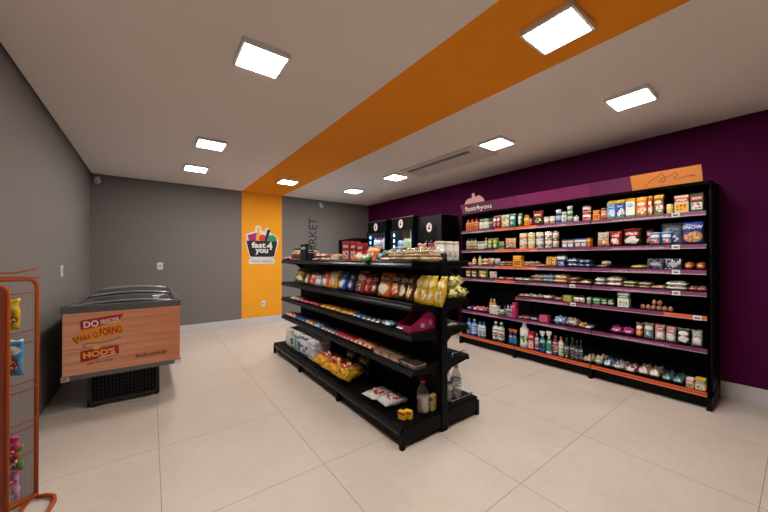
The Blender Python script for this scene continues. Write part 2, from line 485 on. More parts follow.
for k, y in enumerate(RY):
    rb('foot', MB().prism([(4.07, 0), (4.12, 0), (4.14, .03), (4.54, .03), (4.54, 0), (4.56, 0), (4.56, .16), (4.46, .15), (4.13, .11), (4.07, .11)], y - .018, y + .018), M_black)
def rail_mat(cols):
    """price rail: coloured card lengths behind clear plastic with a pale line of fine print"""
    key = 'rail' + str(cols)
    m = mat(key, cols[0][1], .25); g = NT(m)
    co = g.coord('Generated'); s = g.sep(co); v = s[2]
    u = g.math('SUBTRACT', 1.0, s[1])         # runs from the far end to the near end
    c = lin(cols[0][1])
    for pos_, col in cols[1:]: c = g.mix(g.math('GREATER_THAN', u, pos_), c, lin(col))
    return m, g, c, u, v
PU, OR = (.17, .022, .095), (.66, .11, .03)
def make_rail(cols, dash=True):
    m, g, c, u, v = rail_mat(cols)
    if dash:
        n = g.noise(g.mapv(g.coord('Generated'), scale=(1, 90, 8)), 1.0, 0)
        k = g.math('MULTIPLY', g.between(v, .25, .5), g.math('GREATER_THAN', n, .47))
        k = g.math('MULTIPLY', k, g.between(u, .22, .72))
        c = g.mix(k, c, lin((.62, .42, .52)))
    c = g.mix(g.between(v, -.1, .16), c, lin((.50, .36, .43)))
    g.put(g.b.inputs['Base Color'], c)
    g.put(g.b.inputs['Roughness'], .42)
    return m
railP = make_rail([(0, PU)])
railPO = make_rail([(0, PU), (.66, OR)])
railOP = make_rail([(0, OR), (.33, PU)])
railP7 = make_rail([(0, PU), (.68, OR)], False)
def base_rail():
    m = mat('rail_base', OR, .3); g = NT(m); v = g.sep(g.coord('Generated'))[2]
    c = g.mix(g.between(v, .42, .55), lin(OR), lin((.25, .03, .012)))
    c = g.mix(g.between(v, -.1, .12), c, lin((.75, .35, .25)))
    g.put(g.b.inputs['Base Color'], c); return m
railB = base_rail()
M_ticket = mat('paper_ticket', (.8, .8, .8), .5)
def rshelf(lv, bay):
    z = SH[lv]; y0, y1 = RY[bay] + (.014 if bay == 0 else .005), RY[bay + 1] - .005
    x0 = RX0 if lv else 4.085
    s = MB(); s.box(x0 + .006, RX1 - .04, y0, y1, z - .022, z, .002)
    if lv:
        for yy in (y0 + .012, y1 - .012): s.prism([(x0 + .01, z - .02), (RX1 - .05, z - .02), (RX1 - .05, z - .085), (x0 + .12, z - .04)], yy - .002, yy + .002)
    else:
        s.box(x0 + .05, x0 + .07, y0, y1, .01, z - .02)
    o = rb('base_shelf' if lv == 0 else 'shelf', s, M_black)
    cols = railB if lv == 0 else {0: railP, 1: railOP if lv < 4 else railP, 2: railPO if lv < 5 else railP}[bay]
    if lv == 5 and bay == 0: cols = railP7
    r = MB(); r.prism([(x0 - .004, z - .042), (x0 + .006, z - .042), (x0 + .012, z - .001), (x0 + .004, z - .001)], y0, y1)
    ro = r.build('price_rail', cols, o)
    tk = []
    if lv in (1, 2, 3, 4) and bay == 0: tk = [ry(676, 4.11)]
    if lv in (4, 5) and bay == 1: tk = [ry(572.5 if lv == 4 else 573, 4.11)]
    if lv == 5 and bay == 0: tk = [ry(697, 4.11)]
    for t in tk:
        q = MB(); q.box(x0 - .008, x0 - .003, t - .030, t + .030, z - .044, z - .002, .001); q.box(x0 - .0088, x0 - .0075, t - .018, t + .018, z - .030, z - .018, 0, 1)
        q.build('price_ticket', [M_ticket, M_ink], o)
for lv in SH:
    for bay in range(3):
        if lv == 5 and bay == 2: continue
        rshelf(lv, bay)
rb('canopy', MB().box(4.13, RX1, RY[0], RY[3], 2.085, 2.115, .003), M_black)
hd = [(ry(702.5, 4.05), ry(631.5, 4.05), (.78, .27, .06), 'orange header board with line drawing'),
      (ry(631.5, 4.05), ry(590.5, 4.05), (.17, .035, .11), None), (ry(590, 4.05), ry(516, 4.05), (.24, .035, .13), None), (ry(515.5, 4.05), ry(461.5, 4.05), (.20, .038, .12), 'purple header board with the white fast4you logo')]
HN = Vector((-.16, 0, -.075)).normalized()
for i, (y0, y1, col, lb) in enumerate(hd):
    m = mat('header_board_%d' % i, col, .25, coat=.4)
    o = rb('header_board', MB().prism([(4.02, 2.250), (4.032, 2.250), (4.107, 2.108), (4.095, 2.108)], y0, y1), m, lab=lb)
    if i == 0:
        d = [(.20, .10), (.30, .50), (.42, .72), (.47, .90), (.52, .50), (.50, .30), (.42, .34), (.47, .55), (.58, .62), (.66, .82), (.70, .60), (.62, .48), (.68, .30), (.80, .45), (.92, .40), (.84, .52)]
        pts = []
        for a_, b_ in zip(d, d[1:]):
            for k in range(4):
                t = k / 4; pts.append((a_[0] + (b_[0] - a_[0]) * t, a_[1] + (b_[1] - a_[1]) * t))
        P3 = [(4.0945 - .0713 * v - .0015, y1 - u * (y1 - y0), 2.11 + .135 * v) for u, v in pts]
        MB().tube(P3, .0022, 5).build('line_drawing', mat('brown_ink', (.20, .06, .02), .5), o)
    if i == 3:
        U = Vector((-.075, 0, .142)).normalized()
        ya, yb_ = ry(466, 4.07), ry(492, 4.07)
        text_mesh('lettering', 'fast4you', M_signw, o, Vector((4.0835, ya, 2.125)) , (0, -1, 0), U, ya - yb_, .10, .003, .02)
        yc = ry(473.5, 4.02)
        q = MB(); pink = mat('cutout_pink', (.72, .35, .33), .4)
        q.prism([(yc + .17, 2.255), (yc + .13, 2.32), (yc + .06, 2.34), (yc + .03, 2.33), (yc + .03, 2.40), (yc - .01, 2.41), (yc - .03, 2.34), (yc - .10, 2.36), (yc - .17, 2.31), (yc - .20, 2.255)], 4.022, 4.030, 'x')
        q.build('logo_cutout', pink, o)

# ---------------------------------------------------------------- island gondola
IX0, IXC, IX1 = 1.56, 1.905, 2.25
IY = [1.757, 2.735, 3.705, 4.675]
IS = {1: 1.372, 2: 1.045, 3: .818, 4: .556, 0: .155}
isl = tag(empty('island_shelving_unit', (IXC, 3.2, 0)), 'black double-sided island shelving unit standing in the middle of the tiled floor', 'shelving unit')
IO = Vector((IXC, 3.2, 0))
def ib(name, mb, m, lab=None):
    o = mb.build(name, m, isl); o.location = -IO
    if lab: o['label'] = lab
    return o
ib('back_panel', MB().box(IXC - .02, IXC + .02, IY[0] + .01, IY[3] - .01, .05, 1.36), M_black2)
for y in IY: ib('upright', MB().box(IXC - .033, IXC + .033, y - .02, y + .02, 0, 1.437 if y == IY[0] else 1.37, .003), M_black)
for side in (-1, 1):
    for bay in range(3):
        y0, y1 = IY[bay] + .004, IY[bay + 1] - .004
        for lv, z in IS.items():
            dx = .345 if lv else .460
            X = lambda d: IXC + side * d
            s = MB(); xa, xb = sorted((X(.02), X(dx - .012)))
            s.box(xa, xb, y0, y1, z - .02, z, .002)
            if lv:
                for yy in (y0 + .010, y1 - .010):
                    s.prism([(X(.03), z - .005), (X(dx - .02), z - .005), (X(dx - .03), z - .045), (X(.12), z - .075), (X(.03), z - .14)], yy - .0025, yy + .0025)
            else:
                xa, xb = sorted((X(dx - .07), X(dx - .05))); s.box(xa, xb, y0, y1, .015, z - .02)
                for k in range(9):
                    xk = X(.10 + k * .035); s.box(xk - .004, xk + .004, y0 + .02, y1 - .02, z, z + .0025)
            o = ib('shelf' if lv else 'base_shelf', s, M_black)
            r = MB(); e = X(dx)
            r.prism([(e, z - .048), (e - side * .014, z - .048), (e - side * .032, z + .001), (e - side * .022, z + .004), (e - side * .002, z - .030)], y0 + .001, y1 - .001)
            r.build('front_rail', M_rail, o)
    for y in (IY if side < 0 else IY):
        x0 = IXC + side * .452
        f = MB(); xa, xb = sorted((x0, x0 - side * .035)); f.box(xa, xb, y - .017, y + .017, 0, .13, .003)
        ib('foot', f, M_black)
    xa, xb = sorted((IXC + side * .035, IXC + side * .43))
    ib('end_skirt', MB().box(xa, xb, IY[0] - .012, IY[0] + .004, .035, .148, .002), M_black)
# chrome end guards on the right-hand side
for lv, dx in ((4, .30), (0, .41)):
    z = IS[lv] + .004; y = IY[0] + .012
    pts = [(IXC + .12, y, z), (IXC + .13, y, z + .03)] + [(IXC + .13 + (dx - .16) * k / 6, y, z + .036) for k in range(7)] + [(IXC + dx, y + .01, z + .03), (IXC + dx + .01, y + .04, z + .02), (IXC + dx + .01, y + .06, z)]
    ib('wire_guard', MB().tube(pts, .003), M_chrome)

# ---------------------------------------------------------------- product builders (front face towards -Y, base at z = 0)
def lidcol(c): return mat('plastic_' + c, c, .35)
def mk_bag(w_, d, h, m, seed): return MB().pouch(w_, h, d, seed).build('snack_bag', m)
def mk_flat(w_, d, h, m, seed):
    # lying pack: w_ wide, d deep, h thick
    o = MB()
    b2 = MB(); b2.pouch(w_, d, h, seed, wob=1.1, bulge=.22, crim=.07, nx=12, nz=14)
    bm = b2.bm
    bmesh.ops.transform(bm, matrix=Matrix.Translation((0, -d / 2, h * .5)) @ Matrix.Rotation(-pi / 2, 4, 'X'), verts=bm.verts[:])
    for v in bm.verts: v.co.z = max(v.co.z, .0)
    return b2.build('flat_pack', m)
def mk_box(w_, d, h, m, seed): return MB().box(-w_ / 2, w_ / 2, -d / 2, d / 2, 0, h, min(.004, h * .08)).build('box', m)
def mk_can(w_, d, h, m, seed):
    r = w_ / 2
    t = empty('can')
    MB().lathe([(0, 0), (r * .94, 0), (r * .97, .004), (r * .97, h * .93), (r * .95, h * .94), (0, h * .94)], seg=18).build('body', m, t)
    MB().lathe([(0, h * .94), (r, h * .94), (r, h), (r * .9, h), (r * .88, h - .003), (0, h - .003)], seg=18).build('lid', M_chrome, t)
    return t
def mk_tub(w_, d, h, m, seed):
    r = w_ / 2; t = empty('tub')
    MB().lathe([(0, 0), (r * .86, 0), (r * .95, h * .82), (0, h * .82)], seg=18).build('body', m, t)
    MB().lathe([(0, h * .82), (r, h * .82), (r, h * .98), (r * .96, h), (0, h)], seg=18).build('lid', lidcol('e8e4dc'), t)
    return t
def mk_jar(w_, d, h, m, seed, lid='8a1c1c'):
    r = w_ / 2; t = empty('jar')
    MB().lathe([(0, 0), (r * .95, 0), (r, .006), (r, h * .72), (r * .8, h * .82), (r * .78, h * .84), (0, h * .84)], seg=18).build('body', m, t)
    MB().lathe([(0, h * .84), (r * .86, h * .84), (r * .86, h * .99), (r * .82, h), (0, h)], seg=18).build('lid', lidcol(lid), t)
    return t
def mk_bottle(w_, d, h, m, seed, cap='c8202a', body=None, sq=1.0, slim=.36):
    r = w_ / 2; t = empty('bottle')
    MB().lathe([(0, 0), (r * .9, 0), (r, .01), (r, h * .22), (r * .94, h * .30), (r, h * .40), (r, h * .62), (r * .9, h * .70), (r * slim * 1.3, h * .82), (r * slim, h * .87), (r * slim, h * .9), (0, h * .9)], seg=18, sy=sq).build('body', body or m, t)
    MB().lathe([(r * 1.01, h * .26), (r * 1.015, h * .27), (r * 1.015, h * .60), (r * 1.01, h * .61)], seg=18, sy=sq).build('label', m, t)
    MB().lathe([(0, h * .89), (r * slim * 1.25, h * .89), (r * slim * 1.2, h * .99), (0, h)], seg=14).build('cap', lidcol(cap), t)
    return t
def mk_carton(w_, d, h, m, seed, cap='e0b020'):
    t = empty('drink_carton')
    b = MB(); b.box(-w_ / 2, w_ / 2, -d / 2, d / 2, 0, h * .88, .002)
    b.prism([(-d / 2, h * .878), (d / 2, h * .878), (.004, h * .95), (.004, h), (-.004, h), (-.004, h * .95)], -w_ / 2, w_ / 2, 'x')
    b.build('body', m, t)
    c = MB(); c.lathe([(0, 0), (.013, 0), (.013, .018), (0, .02)], (0, -d * .22, h * .90), 12); c.build('cap', lidcol(cap), t)
    return t
def mk_spray(w_, d, h, m, seed, cap='e8e8e8', body=None):
    r = w_ / 2; t = empty('spray_bottle')
    MB().lathe([(0, 0), (r * .92, 0), (r, .01), (r, h * .42), (r * .75, h * .58), (r * .35, h * .72), (r * .33, h * .78), (0, h * .78)], seg=18, sy=.65).build('body', m, t)
    c = MB(); c.box(-.014, .014, -.012, .014, h * .77, h * .86, .003); c.prism([(-.032, h * .93), (-.014, h * .86), (.026, h * .86), (.03, h), (-.03, h)], -.011, .011, 'y')
    c.box(-.030, -.024, -.005, .005, h * .80, h * .90, .002)
    c.build('trigger_head', lidcol(cap), t)
    return t
def mk_jug(w_, d, h, m, seed, cap='e6e6e6'):
    r = w_ / 2; t = empty('jug')
    MB().lathe([(0, 0), (r * .92, 0), (r, .012), (r, h * .34), (r * .9, h * .46), (r, h * .60), (r * .96, h * .74), (r * .5, h * .88), (r * .36, h * .92), (0, h * .92)], seg=20, sy=.62).build('body', m, t)
    MB().lathe([(0, h * .9), (r * .42, h * .9), (r * .4, h), (0, h)], seg=14).build('cap', lidcol(cap), t)
    return t
def mk_egg(w_, d, h, m, seed):
    return MB().lathe([(0, 0), (w_ * .28, h * .06), (w_ * .46, h * .25), (w_ * .5, h * .42), (w_ * .43, h * .66), (w_ * .25, h * .9), (0, h)], seg=14).build('egg', m)
def mk_round(w_, d, h, m, seed):
    b = MB()
    rnd = random.Random(seed)
    for k in range(3):
        y = (k - 1) * d * .27
        b.lathe([(0, 0), (d * .16, h * .05), (d * .22, h * .45), (d * .17, h * .85), (0, h)], (rnd.uniform(-.1, .1) * w_, y, 0), 12, sx=w_ / d * 2.0)
    return b.build('bread', m)
def mk_tray(w_, d, h, m, seed):
    t = empty('display_tray')
    b = MB(); q = .003
    b.box(-w_ / 2, w_ / 2, -d / 2, d / 2, 0, q); b.box(-w_ / 2, w_ / 2, -d / 2, -d / 2 + q, q, h * .6)
    b.prism([(-d / 2, 0), (d / 2, 0), (d / 2, h), (0, h), (-d / 2, h * .6)], -w_ / 2, -w_ / 2 + q, 'x'); b.prism([(-d / 2, 0), (d / 2, 0), (d / 2, h), (0, h), (-d / 2, h * .6)], w_ / 2 - q, w_ / 2, 'x')
    b.box(-w_ / 2, w_ / 2, d / 2 - q, d / 2, q, h)
    b.build('carton_tray', m, t)
    return t
KIND = {'bag': (mk_bag, 'bag', 'snack bag', 'snack_bag'), 'flat': (mk_flat, 'flat', 'food pack', 'food_pack'), 'box': (mk_box, 'box', 'box', 'box'),
        'can': (mk_can, 'can', 'can', 'food_can'), 'tub': (mk_tub, 'can', 'tub', 'plastic_tub'), 'jar': (mk_jar, 'can', 'jar', 'food_jar'),
        'bottle': (mk_bottle, 'can', 'bottle', 'bottle'), 'carton': (mk_carton, 'milk', 'carton', 'drink_carton'), 'spray': (mk_spray, 'can', 'spray bottle', 'spray_bottle'),
        'jug': (mk_jug, 'can', 'jug', 'detergent_jug'), 'egg': (mk_egg, 'egg', 'egg', 'egg'), 'round': (mk_round, 'flat', 'bread', 'bread')}
ORD = ['first', 'second', 'third', 'fourth', 'fifth', 'sixth', 'seventh', 'eighth', 'ninth', 'tenth', 'eleventh', 'twelfth']
NUM = ['zero', 'one', 'two', 'three', 'four', 'five', 'six', 'seven', 'eight', 'nine', 'ten', 'eleven', 'twelve']
def ordn(i, n):
    if n == 1: return ''
    if n == 2: return ('left one', 'right one')[i]
    if i == 0: return 'leftmost'
    if i == n - 1: return 'rightmost'
    if n == 3: return 'middle one'
    return ORD[i] + ' from left'
_seed = [0]
def row(where, X, z, px0, px1, n, kind, h, cols, desc, stack=1, dep=None, dx=0, face=-1, st=None, lean=0, jit=.05, **kw):
    """n packs side by side on the shelf front X, between two measured stations; desc says which they are"""
    _seed[0] += 1; sd = _seed[0]
    fn, style, cat, nm = KIND[kind]
    y1, y0 = ry(px0, X), ry(px1, X)
    slot = (y1 - y0) / n; wd = slot * .95
    round_ = kind in ('can', 'tub', 'jar', 'bottle', 'egg')
    d = wd if round_ else (dep if dep else {'bag': .055, 'flat': .17, 'box': .08, 'carton': .075, 'spray': .06, 'jug': .1, 'round': .16}[kind])
    A, B, Cc = (cols + [cols[0], cols[0]])[:3]
    m = mat('egg_shell', (.42, .20, .12), .5) if kind == 'egg' else printed(A, B, Cc, st or style, sd, .32 if kind in ('bag', 'flat') else .4)
    root = fn(wd * {'bag': 1.06, 'flat': 1.05}.get(kind, 1), d, h, m, sd, **kw)
    root.name = nm
    rnd = random.Random(sd)
    first = True
    for lvl in range(stack):
        for i in range(n):
            o = root if first else copy_tree(root); first = False
            yc = y1 - slot * (i + .5)
            hh = h if kind != 'flat' else h * 1.0
            o.location = (X + (-face) * ((d / 2) + .012 + dx), yc, z + .0015 + lvl * (hh + .001))
            o.rotation_euler = (lean, 0, (-pi / 2 if face < 0 else pi / 2) + rnd.uniform(-jit, jit) * (0 if kind in ('box', 'carton') else 1))
            if kind == 'bag' and jit > .1: o.rotation_euler[1] = rnd.uniform(-.08, .08); o.location.z += abs(o.rotation_euler[1]) * wd * .55
            pos = ordn(i, n)
            if stack == 2: pos = (('lower', 'upper')[lvl] + ' ' + pos).strip()
            elif stack == 3: pos = (('bottom', 'middle', 'top')[lvl] + ' ' + pos).strip()
            lb = desc + (', ' + pos + ',' if pos else '') + ' ' + where
            tag(o, lb, cat, (desc + ' ' + where) if n * stack > 1 else None)
            for ch in o.children: pass
    return root

# palette
Rd, Or, Ye, Gr, DG, Bl, Nv, Wh, Cr, Br, DB, Pk, Pu, Bk, Te, Gy, Lb = 'b01820', 'e0701c', 'e8b818', '3f8a3c', '1d4a28', '2058b0', '14204e', 'e6e4de', 'd8c498', '7a4424', '33180e', 'c8306c', '6c1c68', '141418', '2c8a98', '8c8c90', '6aa4dc'

# ---------------------------------------------------------------- wall rack goods
XW = 4.115
def wr(lv, *a, **k):
    nm = {1: 'on top wall shelf', 2: 'on second wall shelf', 3: 'on third wall shelf', 4: 'on fourth wall shelf', 5: 'on fifth wall shelf', 6: 'on sixth wall shelf', 0: 'on bottom wall shelf'}[lv]
    return row(nm, XW if lv else 4.09, SH[lv], *a, **k)
# top
wr(1, 464.5, 477, 3, 'bottle', .19, [Or, Rd, Ye], 'orange sauce bottle', cap='c03018')
wr(1, 478, 487, 2, 'jar', .165, [Gr, Wh, Cr], 'green and white jar', lid='d8d4c8')
wr(1, 487.5, 491.5, 1, 'jar', .165, [Nv, Br, Bl], 'dark blue jar', lid='20304a')
wr(1, 492, 499.5, 2, 'bag', .19, [Rd, Wh, Br], 'slim red pouch')
wr(1, 500, 508, 1, 'bag', .195, [Wh, Gr, Ye], 'white pouch with green print')
wr(1, 508.5, 514.5, 1, 'bag', .19, [Te, Wh, Gr], 'teal and white pouch')
wr(1, 517, 521, 1, 'bag', .18, [Gr, Wh, Cr], 'narrow green pouch')
wr(1, 522.5, 528, 1, 'jar', .15, [Or, Ye, Rd], 'orange and yellow jar', lid='c87818')
wr(1, 528.5, 531.5, 1, 'bag', .10, [Rd, Pk, Or], 'tiny pink red pouch')
wr(1, 532, 542, 1, 'bag', .19, [Br, Rd, DG], 'brown bag with flared red top')
wr(1, 542.5, 554, 2, 'tub', .095, [Cr, Wh, Or], 'cream tub with orange print')
wr(1, 554.5, 560, 1, 'tub', .085, [Wh, Bl, Te], 'white tub with blue print', stack=2)
wr(1, 560.5, 565.5, 1, 'jar', .135, [Lb, Wh, Bl], 'pale blue jar', lid='e4e4e8')
wr(1, 566, 571.5, 1, 'tub', .065, [Wh, Gr, Gy], 'small white tub with green print', stack=3)
wr(1, 572, 577.5, 1, 'can', .07, [Gy, Wh, Gr], 'short silver can', stack=1)
wr(1, 581, 589.5, 1, 'can', .088, [Rd, Wh, Rd], 'red can with white emblem', stack=2)
wr(1, 592.5, 599, 1, 'box', .11, [Ye, Rd, Or], 'yellow box')
wr(1, 600, 606, 1, 'can', .125, [Rd, Or, Wh], 'red and orange can')
for p0, p1, cc, ds, cp in ((606.8, 615, [Lb, Bl, Ye], 'light blue milk carton', 'e0b020'), (615.3, 624.3, [Bl, Nv, Ye], 'deep blue milk carton', 'e0b020'), (625.3, 635, [Wh, Lb, Ye], 'white milk carton', 'e8b020'), (636, 646.7, [Or, Wh, Ye], 'bright orange milk carton', 'f0e8d0'), (647.6, 652.4, ['c05018', Wh, Or], 'half hidden dark orange milk carton', 'e0b020'), (653.5, 663.5, [Br, Cr, Ye], 'brown chocolate milk carton', 'e8c020')):
    wr(1, p0, p1, 1, 'carton', .20, cc, ds, cap=cp)
wr(1, 665.5, 673, 1, 'can', .092, [Cr, Ye, Cr], 'short beige can')
wr(1, 674, 689, 1, 'box', .165, [Cr, Rd, Ye], 'beige tea box with red print')
wr(1, 690, 704, 1, 'box', .165, [DG, Rd, Wh], 'green box with red and white print')
# second
wr(2, 465, 475.5, 3, 'bottle', .19, [DG, Cr, Br], 'dark olive bottle', cap='30281c')
wr(2, 476.5, 483, 2, 'jar', .13, [Gr, Wh, Cr], 'small green jar', lid='c8c8b0')
wr(2, 483.5, 486, 1, 'bottle', .18, [Bk, Wh, Gy], 'slim black bottle', cap='e8e8e8')
wr(2, 486.5, 497.3, 2, 'bag', .165, [Gr, Ye, Cr], 'green yellow pouch')
wr(2, 498, 503, 2, 'jar', .115, [Cr, Gr, Br], 'narrow beige jar', lid='b8a060')
wr(2, 504, 514.5, 1, 'bag', .155, [Cr, Or, Br], 'wide cream pouch with orange print')
for k, (p0, p1, cc, ds) in enumerate(((517.5, 525.2, [Wh, Cr, Or], 'white and peach can'), (526, 533, [Wh, Cr, Ye], 'white and yellow can'), (534, 541.5, [Wh, Cr, Bl], 'white and blue can'), (543, 550.3, [Cr, Wh, Nv], 'cream and navy can'), (551.3, 557.3, [Br, Cr, Gy], 'dark brown can'))):
    wr(2, p0, p1, 1, 'can', .107, cc, ds, stack=2)
wr(2, 561.5, 573, 2, 'box', .095, [Bl, Ye, Wh], 'blue and yellow cookie box', dep=.1)
wr(2, 574.3, 586, 2, 'box', .10, ['3468c8', Wh, Ye], 'bright blue snack box', dep=.1)
wr(2, 586.5, 589.7, 1, 'box', .105, [Or, Ye, Rd], 'thin orange box')
wr(2, 596.5, 608, 1, 'bag', .165, [Cr, Gy, Or], 'cream candy bag with orange print')
wr(2, 608.8, 621, 1, 'bag', .165, [Rd, Br, Wh], 'red candy bag')
wr(2, 622, 641, 1, 'bag', .185, [DB, Rd, Wh], 'wide dark brown candy bag', dep=.07)
wr(2, 643, 651, 1, 'bag', .17, [DB, Pk, Rd], 'narrow dark maroon bag', dx=.07)
wr(2, 649, 672, 2, 'bag', .13, ['2a86c8', Wh, Or], 'bright blue cookie pack', dep=.05)
wr(2, 657, 680, 1, 'bag', .225, [Gy, Lb, Bl], 'large grey blue pack behind blue cookies', dx=.12)
sn = wr(2, 681.5, 704, 1, 'bag', .215, ['203c98', 'e8c890', 'c88848'], 'large blue SNOW snack bag', st='snow', jit=0)
text_mesh('lettering', 'SNOW', M_signw, sn, (-.07, -.026, .145), (1, 0, 0), (0, 0, 1), .14, .034, .006, .03)
# third
wr(3, 466, 470.5, 1, 'flat', .04, [Ye, Or, Cr], 'small yellow packet')
wr(3, 471, 474.5, 1, 'bottle', .13, [Rd, Wh, Ye], 'little red bottle', cap='c8c0b0')
wr(3, 477, 480, 1, 'bottle', .15, [Cr, Ye, Wh], 'little cream bottle', cap='e0d8c0')
wr(3, 480.5, 487.5, 1, 'flat', .05, [Ye, Wh, Or], 'bright yellow packet', stack=2)
wr(3, 488, 492.3, 1, 'tub', .11, [Wh, Rd, Cr], 'white and red tub')
wr(3, 492.8, 498, 1, 'tub', .105, [Wh, Te, Lb], 'white and teal tub')
wr(3, 498.5, 511, 2, 'flat', .03, [Br, Or, Cr], 'thin brown packet', stack=2)
wr(3, 512.3, 521, 1, 'box', .145, [Ye, Or, Br], 'tall yellow box')
wr(3, 522.5, 535.5, 2, 'flat', .03, [Wh, Pk, Cr], 'thin pink white packet', stack=2)
wr(3, 536, 544, 1, 'flat', .025, [Ye, Rd, Cr], 'thin yellow packet')
wr(3, 544.5, 555.5, 2, 'bag', .135, [Ye, Rd, Or], 'yellow and red pouch', lean=-.15)
wr(3, 556.5, 564.5, 1, 'box', .155, [Nv, Wh, Bl], 'tall navy box')
wr(3, 565.5, 577, 1, 'flat', .05, [Nv, Bl, Wh], 'navy and white pack', stack=2)
wr(3, 577.5, 589.5, 2, 'flat', .045, ['101a38', Bl, Gy], 'dark navy pack', stack=2)
wr(3, 593, 610, 1, 'flat', .035, ['101a38', Nv, Nv], 'black blue pack under bread loaf')
row('lying upon navy pack on third wall shelf', XW, SH[3] + .036, 599.5, 609.5, 1, 'round', .045, [Cr, Ye, Or], 'small yellow bread loaf', dep=.1)
wr(3, 629.5, 645, 1, 'flat', .035, ['8c9430', Ye, Gr], 'olive yellow flat pack')
wr(3, 646, 663, 1, 'box', .105, [Nv, Gy, Gy], 'navy box with grey triangle', st='flat', dx=.02)
wr(3, 663.5, 680.5, 1, 'box', .105, ['182858', Gy, Wh], 'navy box with pale triangle', st='flat', dx=.02)
wr(3, 681.5, 705, 2, 'round', .075, ['c05c18', Or, Br], 'orange bread twist pack', dep=.17)
# fourth
wr(4, 464.5, 476.3, 2, 'bag', .13, [DG, Or, Cr], 'small dark green pouch')
wr(4, 477, 486.7, 1, 'bag', .14, [Gr, Or, Ye], 'green pouch with orange picture')
wr(4, 488, 495.5, 1, 'bag', .12, [Wh, Rd, Gy], 'white and red pouch')
wr(4, 496, 512, 2, 'flat', .035, [Pu, Pk, Cr], 'purple flat packet')
wr(4, 514, 529, 2, 'flat', .035, [Cr, Wh, Gr], 'cream flour packet')
wr(4, 529.5, 540.5, 1, 'flat', .045, [Cr, Rd, Wh], 'cream and red rice bag', stack=2, dep=.22)
wr(4, 541, 552, 1, 'flat', .048, [Wh, Lb, Gy], 'white rice bag', stack=2, dep=.22)
wr(4, 552.5, 565.5, 1, 'flat', .05, [Cr, Ye, Wh], 'yellowish rice bag', stack=2, dep=.22)
wr(4, 566, 578, 1, 'flat', .04, [Br, Rd, Cr], 'reddish bean bag', stack=2, dep=.2)
wr(4, 578.5, 589.7, 1, 'flat', .05, ['6c6840', Cr, Br], 'olive brown bean bag', dep=.2)
wr(4, 592.7, 604, 1, 'flat', .042, [Wh, Wh, Nv], 'white sugar bag', stack=2, dep=.2)
wr(4, 604.6, 620.5, 1, 'flat', .05, ['e0c8b8', Wh, Cr], 'big pinkish rice bag', stack=2, dep=.22)
wr(4, 621.3, 635.5, 1, 'flat', .032, ['8c7840', Cr, DG], 'olive lentil bag', stack=2, dep=.2)
wr(4, 636, 650, 1, 'flat', .03, ['b07850', Cr, Br], 'tan lentil bag', stack=2, dep=.2)
wr(4, 650.5, 663, 1, 'flat', .032, [Cr, Or, Wh], 'cream and orange flat bag', dep=.2)
wr(4, 663.8, 686, 1, 'flat', .04, ['f0eee8', Wh, Wh], 'large plain white bag', stack=2, dep=.22)
wr(4, 687, 704.5, 2, 'flat', .04, [Wh, Rd, Rd], 'red and white flat pack', dep=.2)
# fifth
wr(5, 516.5, 522, 1, 'flat', .03, [Ye, Or, Cr], 'small yellow flat pack')
wr(5, 522.5, 540, 2, 'flat', .038, [Cr, Br, Wh], 'cream and brown flat pack')
wr(5, 541, 551.5, 1, 'flat', .045, ['a08060', Wh, Br], 'tan flat pack')
wr(5, 552.5, 561, 1, 'flat', .035, [Br, Rd, Cr], 'reddish brown flat pack')
wr(5, 562, 571, 1, 'box', .075, ['88a848', Gr, Ye], 'lime green box')
wr(5, 572, 583, 2, 'jar', .085, [Bk, Wh, Rd], 'black jar', lid='1c1c20')
wr(5, 586, 589.8, 1, 'box', .075, ['70a078', Wh, Gr], 'slim green box')
wr(5, 592.6, 599, 1, 'box', .075, ['4c9860', Wh, Gr], 'green white box')
wr(5, 600, 613, 2, 'bag', .075, [DG, Gr, Wh], 'small green salad pouch')
wr(5, 616.5, 628.3, 1, 'box', .155, ['ece8d8', '2a8048', 'ece8d8'], 'white carton with green lower band', st='box')
wr(5, 639, 672.5, 6, 'egg', .055, [Br], 'brown egg in front row')
row('on fifth wall shelf', XW, SH[5] + .056, 650.5, 661.5, 2, 'egg', .055, [Br], 'brown egg lying on top')
# sixth
wr(6, 465.5, 470.8, 1, 'flat', .055, [Nv, Pu, Bl], 'blue purple packet')
wr(6, 471.3, 483.3, 2, 'flat', .06, [Rd, Pk, Wh], 'red soap packet')
wr(6, 484, 490.5, 2, 'bottle', .21, [Ye, Or, Wh], 'tall yellow bottle', cap='e8e4dc', dx=.1)
wr(6, 488.5, 497, 1, 'box', .06, [Wh, Gy, Wh], 'white soap box', stack=2, dep=.07)
wr(6, 497.5, 502, 1, 'tub', .075, [Wh, Gr, Cr], 'small white tub')
wr(6, 502.3, 504.8, 1, 'bottle', .14, [Bk, Te, Gy], 'slim dark bottle', cap='3c8088')
wr(6, 505, 511, 2, 'bottle', .165, [Wh, Pu, Gy], 'white shampoo bottle', cap='a888b8')
wr(6, 511.3, 514.8, 1, 'box', .205, [Pk, Rd, Pk], 'tall narrow pink box')
wr(6, 517, 527, 2, 'flat', .03, [DB, Rd, Wh], 'dark red flat pack')
wr(6, 528, 537.3, 1, 'flat', .035, [Bk, Gy, Te], 'dark grey flat pack')
wr(6, 538, 547.5, 1, 'box', .09, [Pk, 'a02050', 'e06890'], 'pink box')
wr(6, 552, 563.5, 1, 'flat', .085, [Lb, Bl, Wh], 'blue wipes pack', dep=.15)
wr(6, 564, 575.8, 1, 'flat', .085, ['a89488', Br, Wh], 'taupe wipes pack', dep=.15)
wr(6, 576.5, 583.5, 1, 'flat', .05, [Ye, Br, Cr], 'yellow and brown packet')
wr(6, 584, 589.8, 1, 'flat', .035, [Gy, Wh, Gy], 'silver packet')
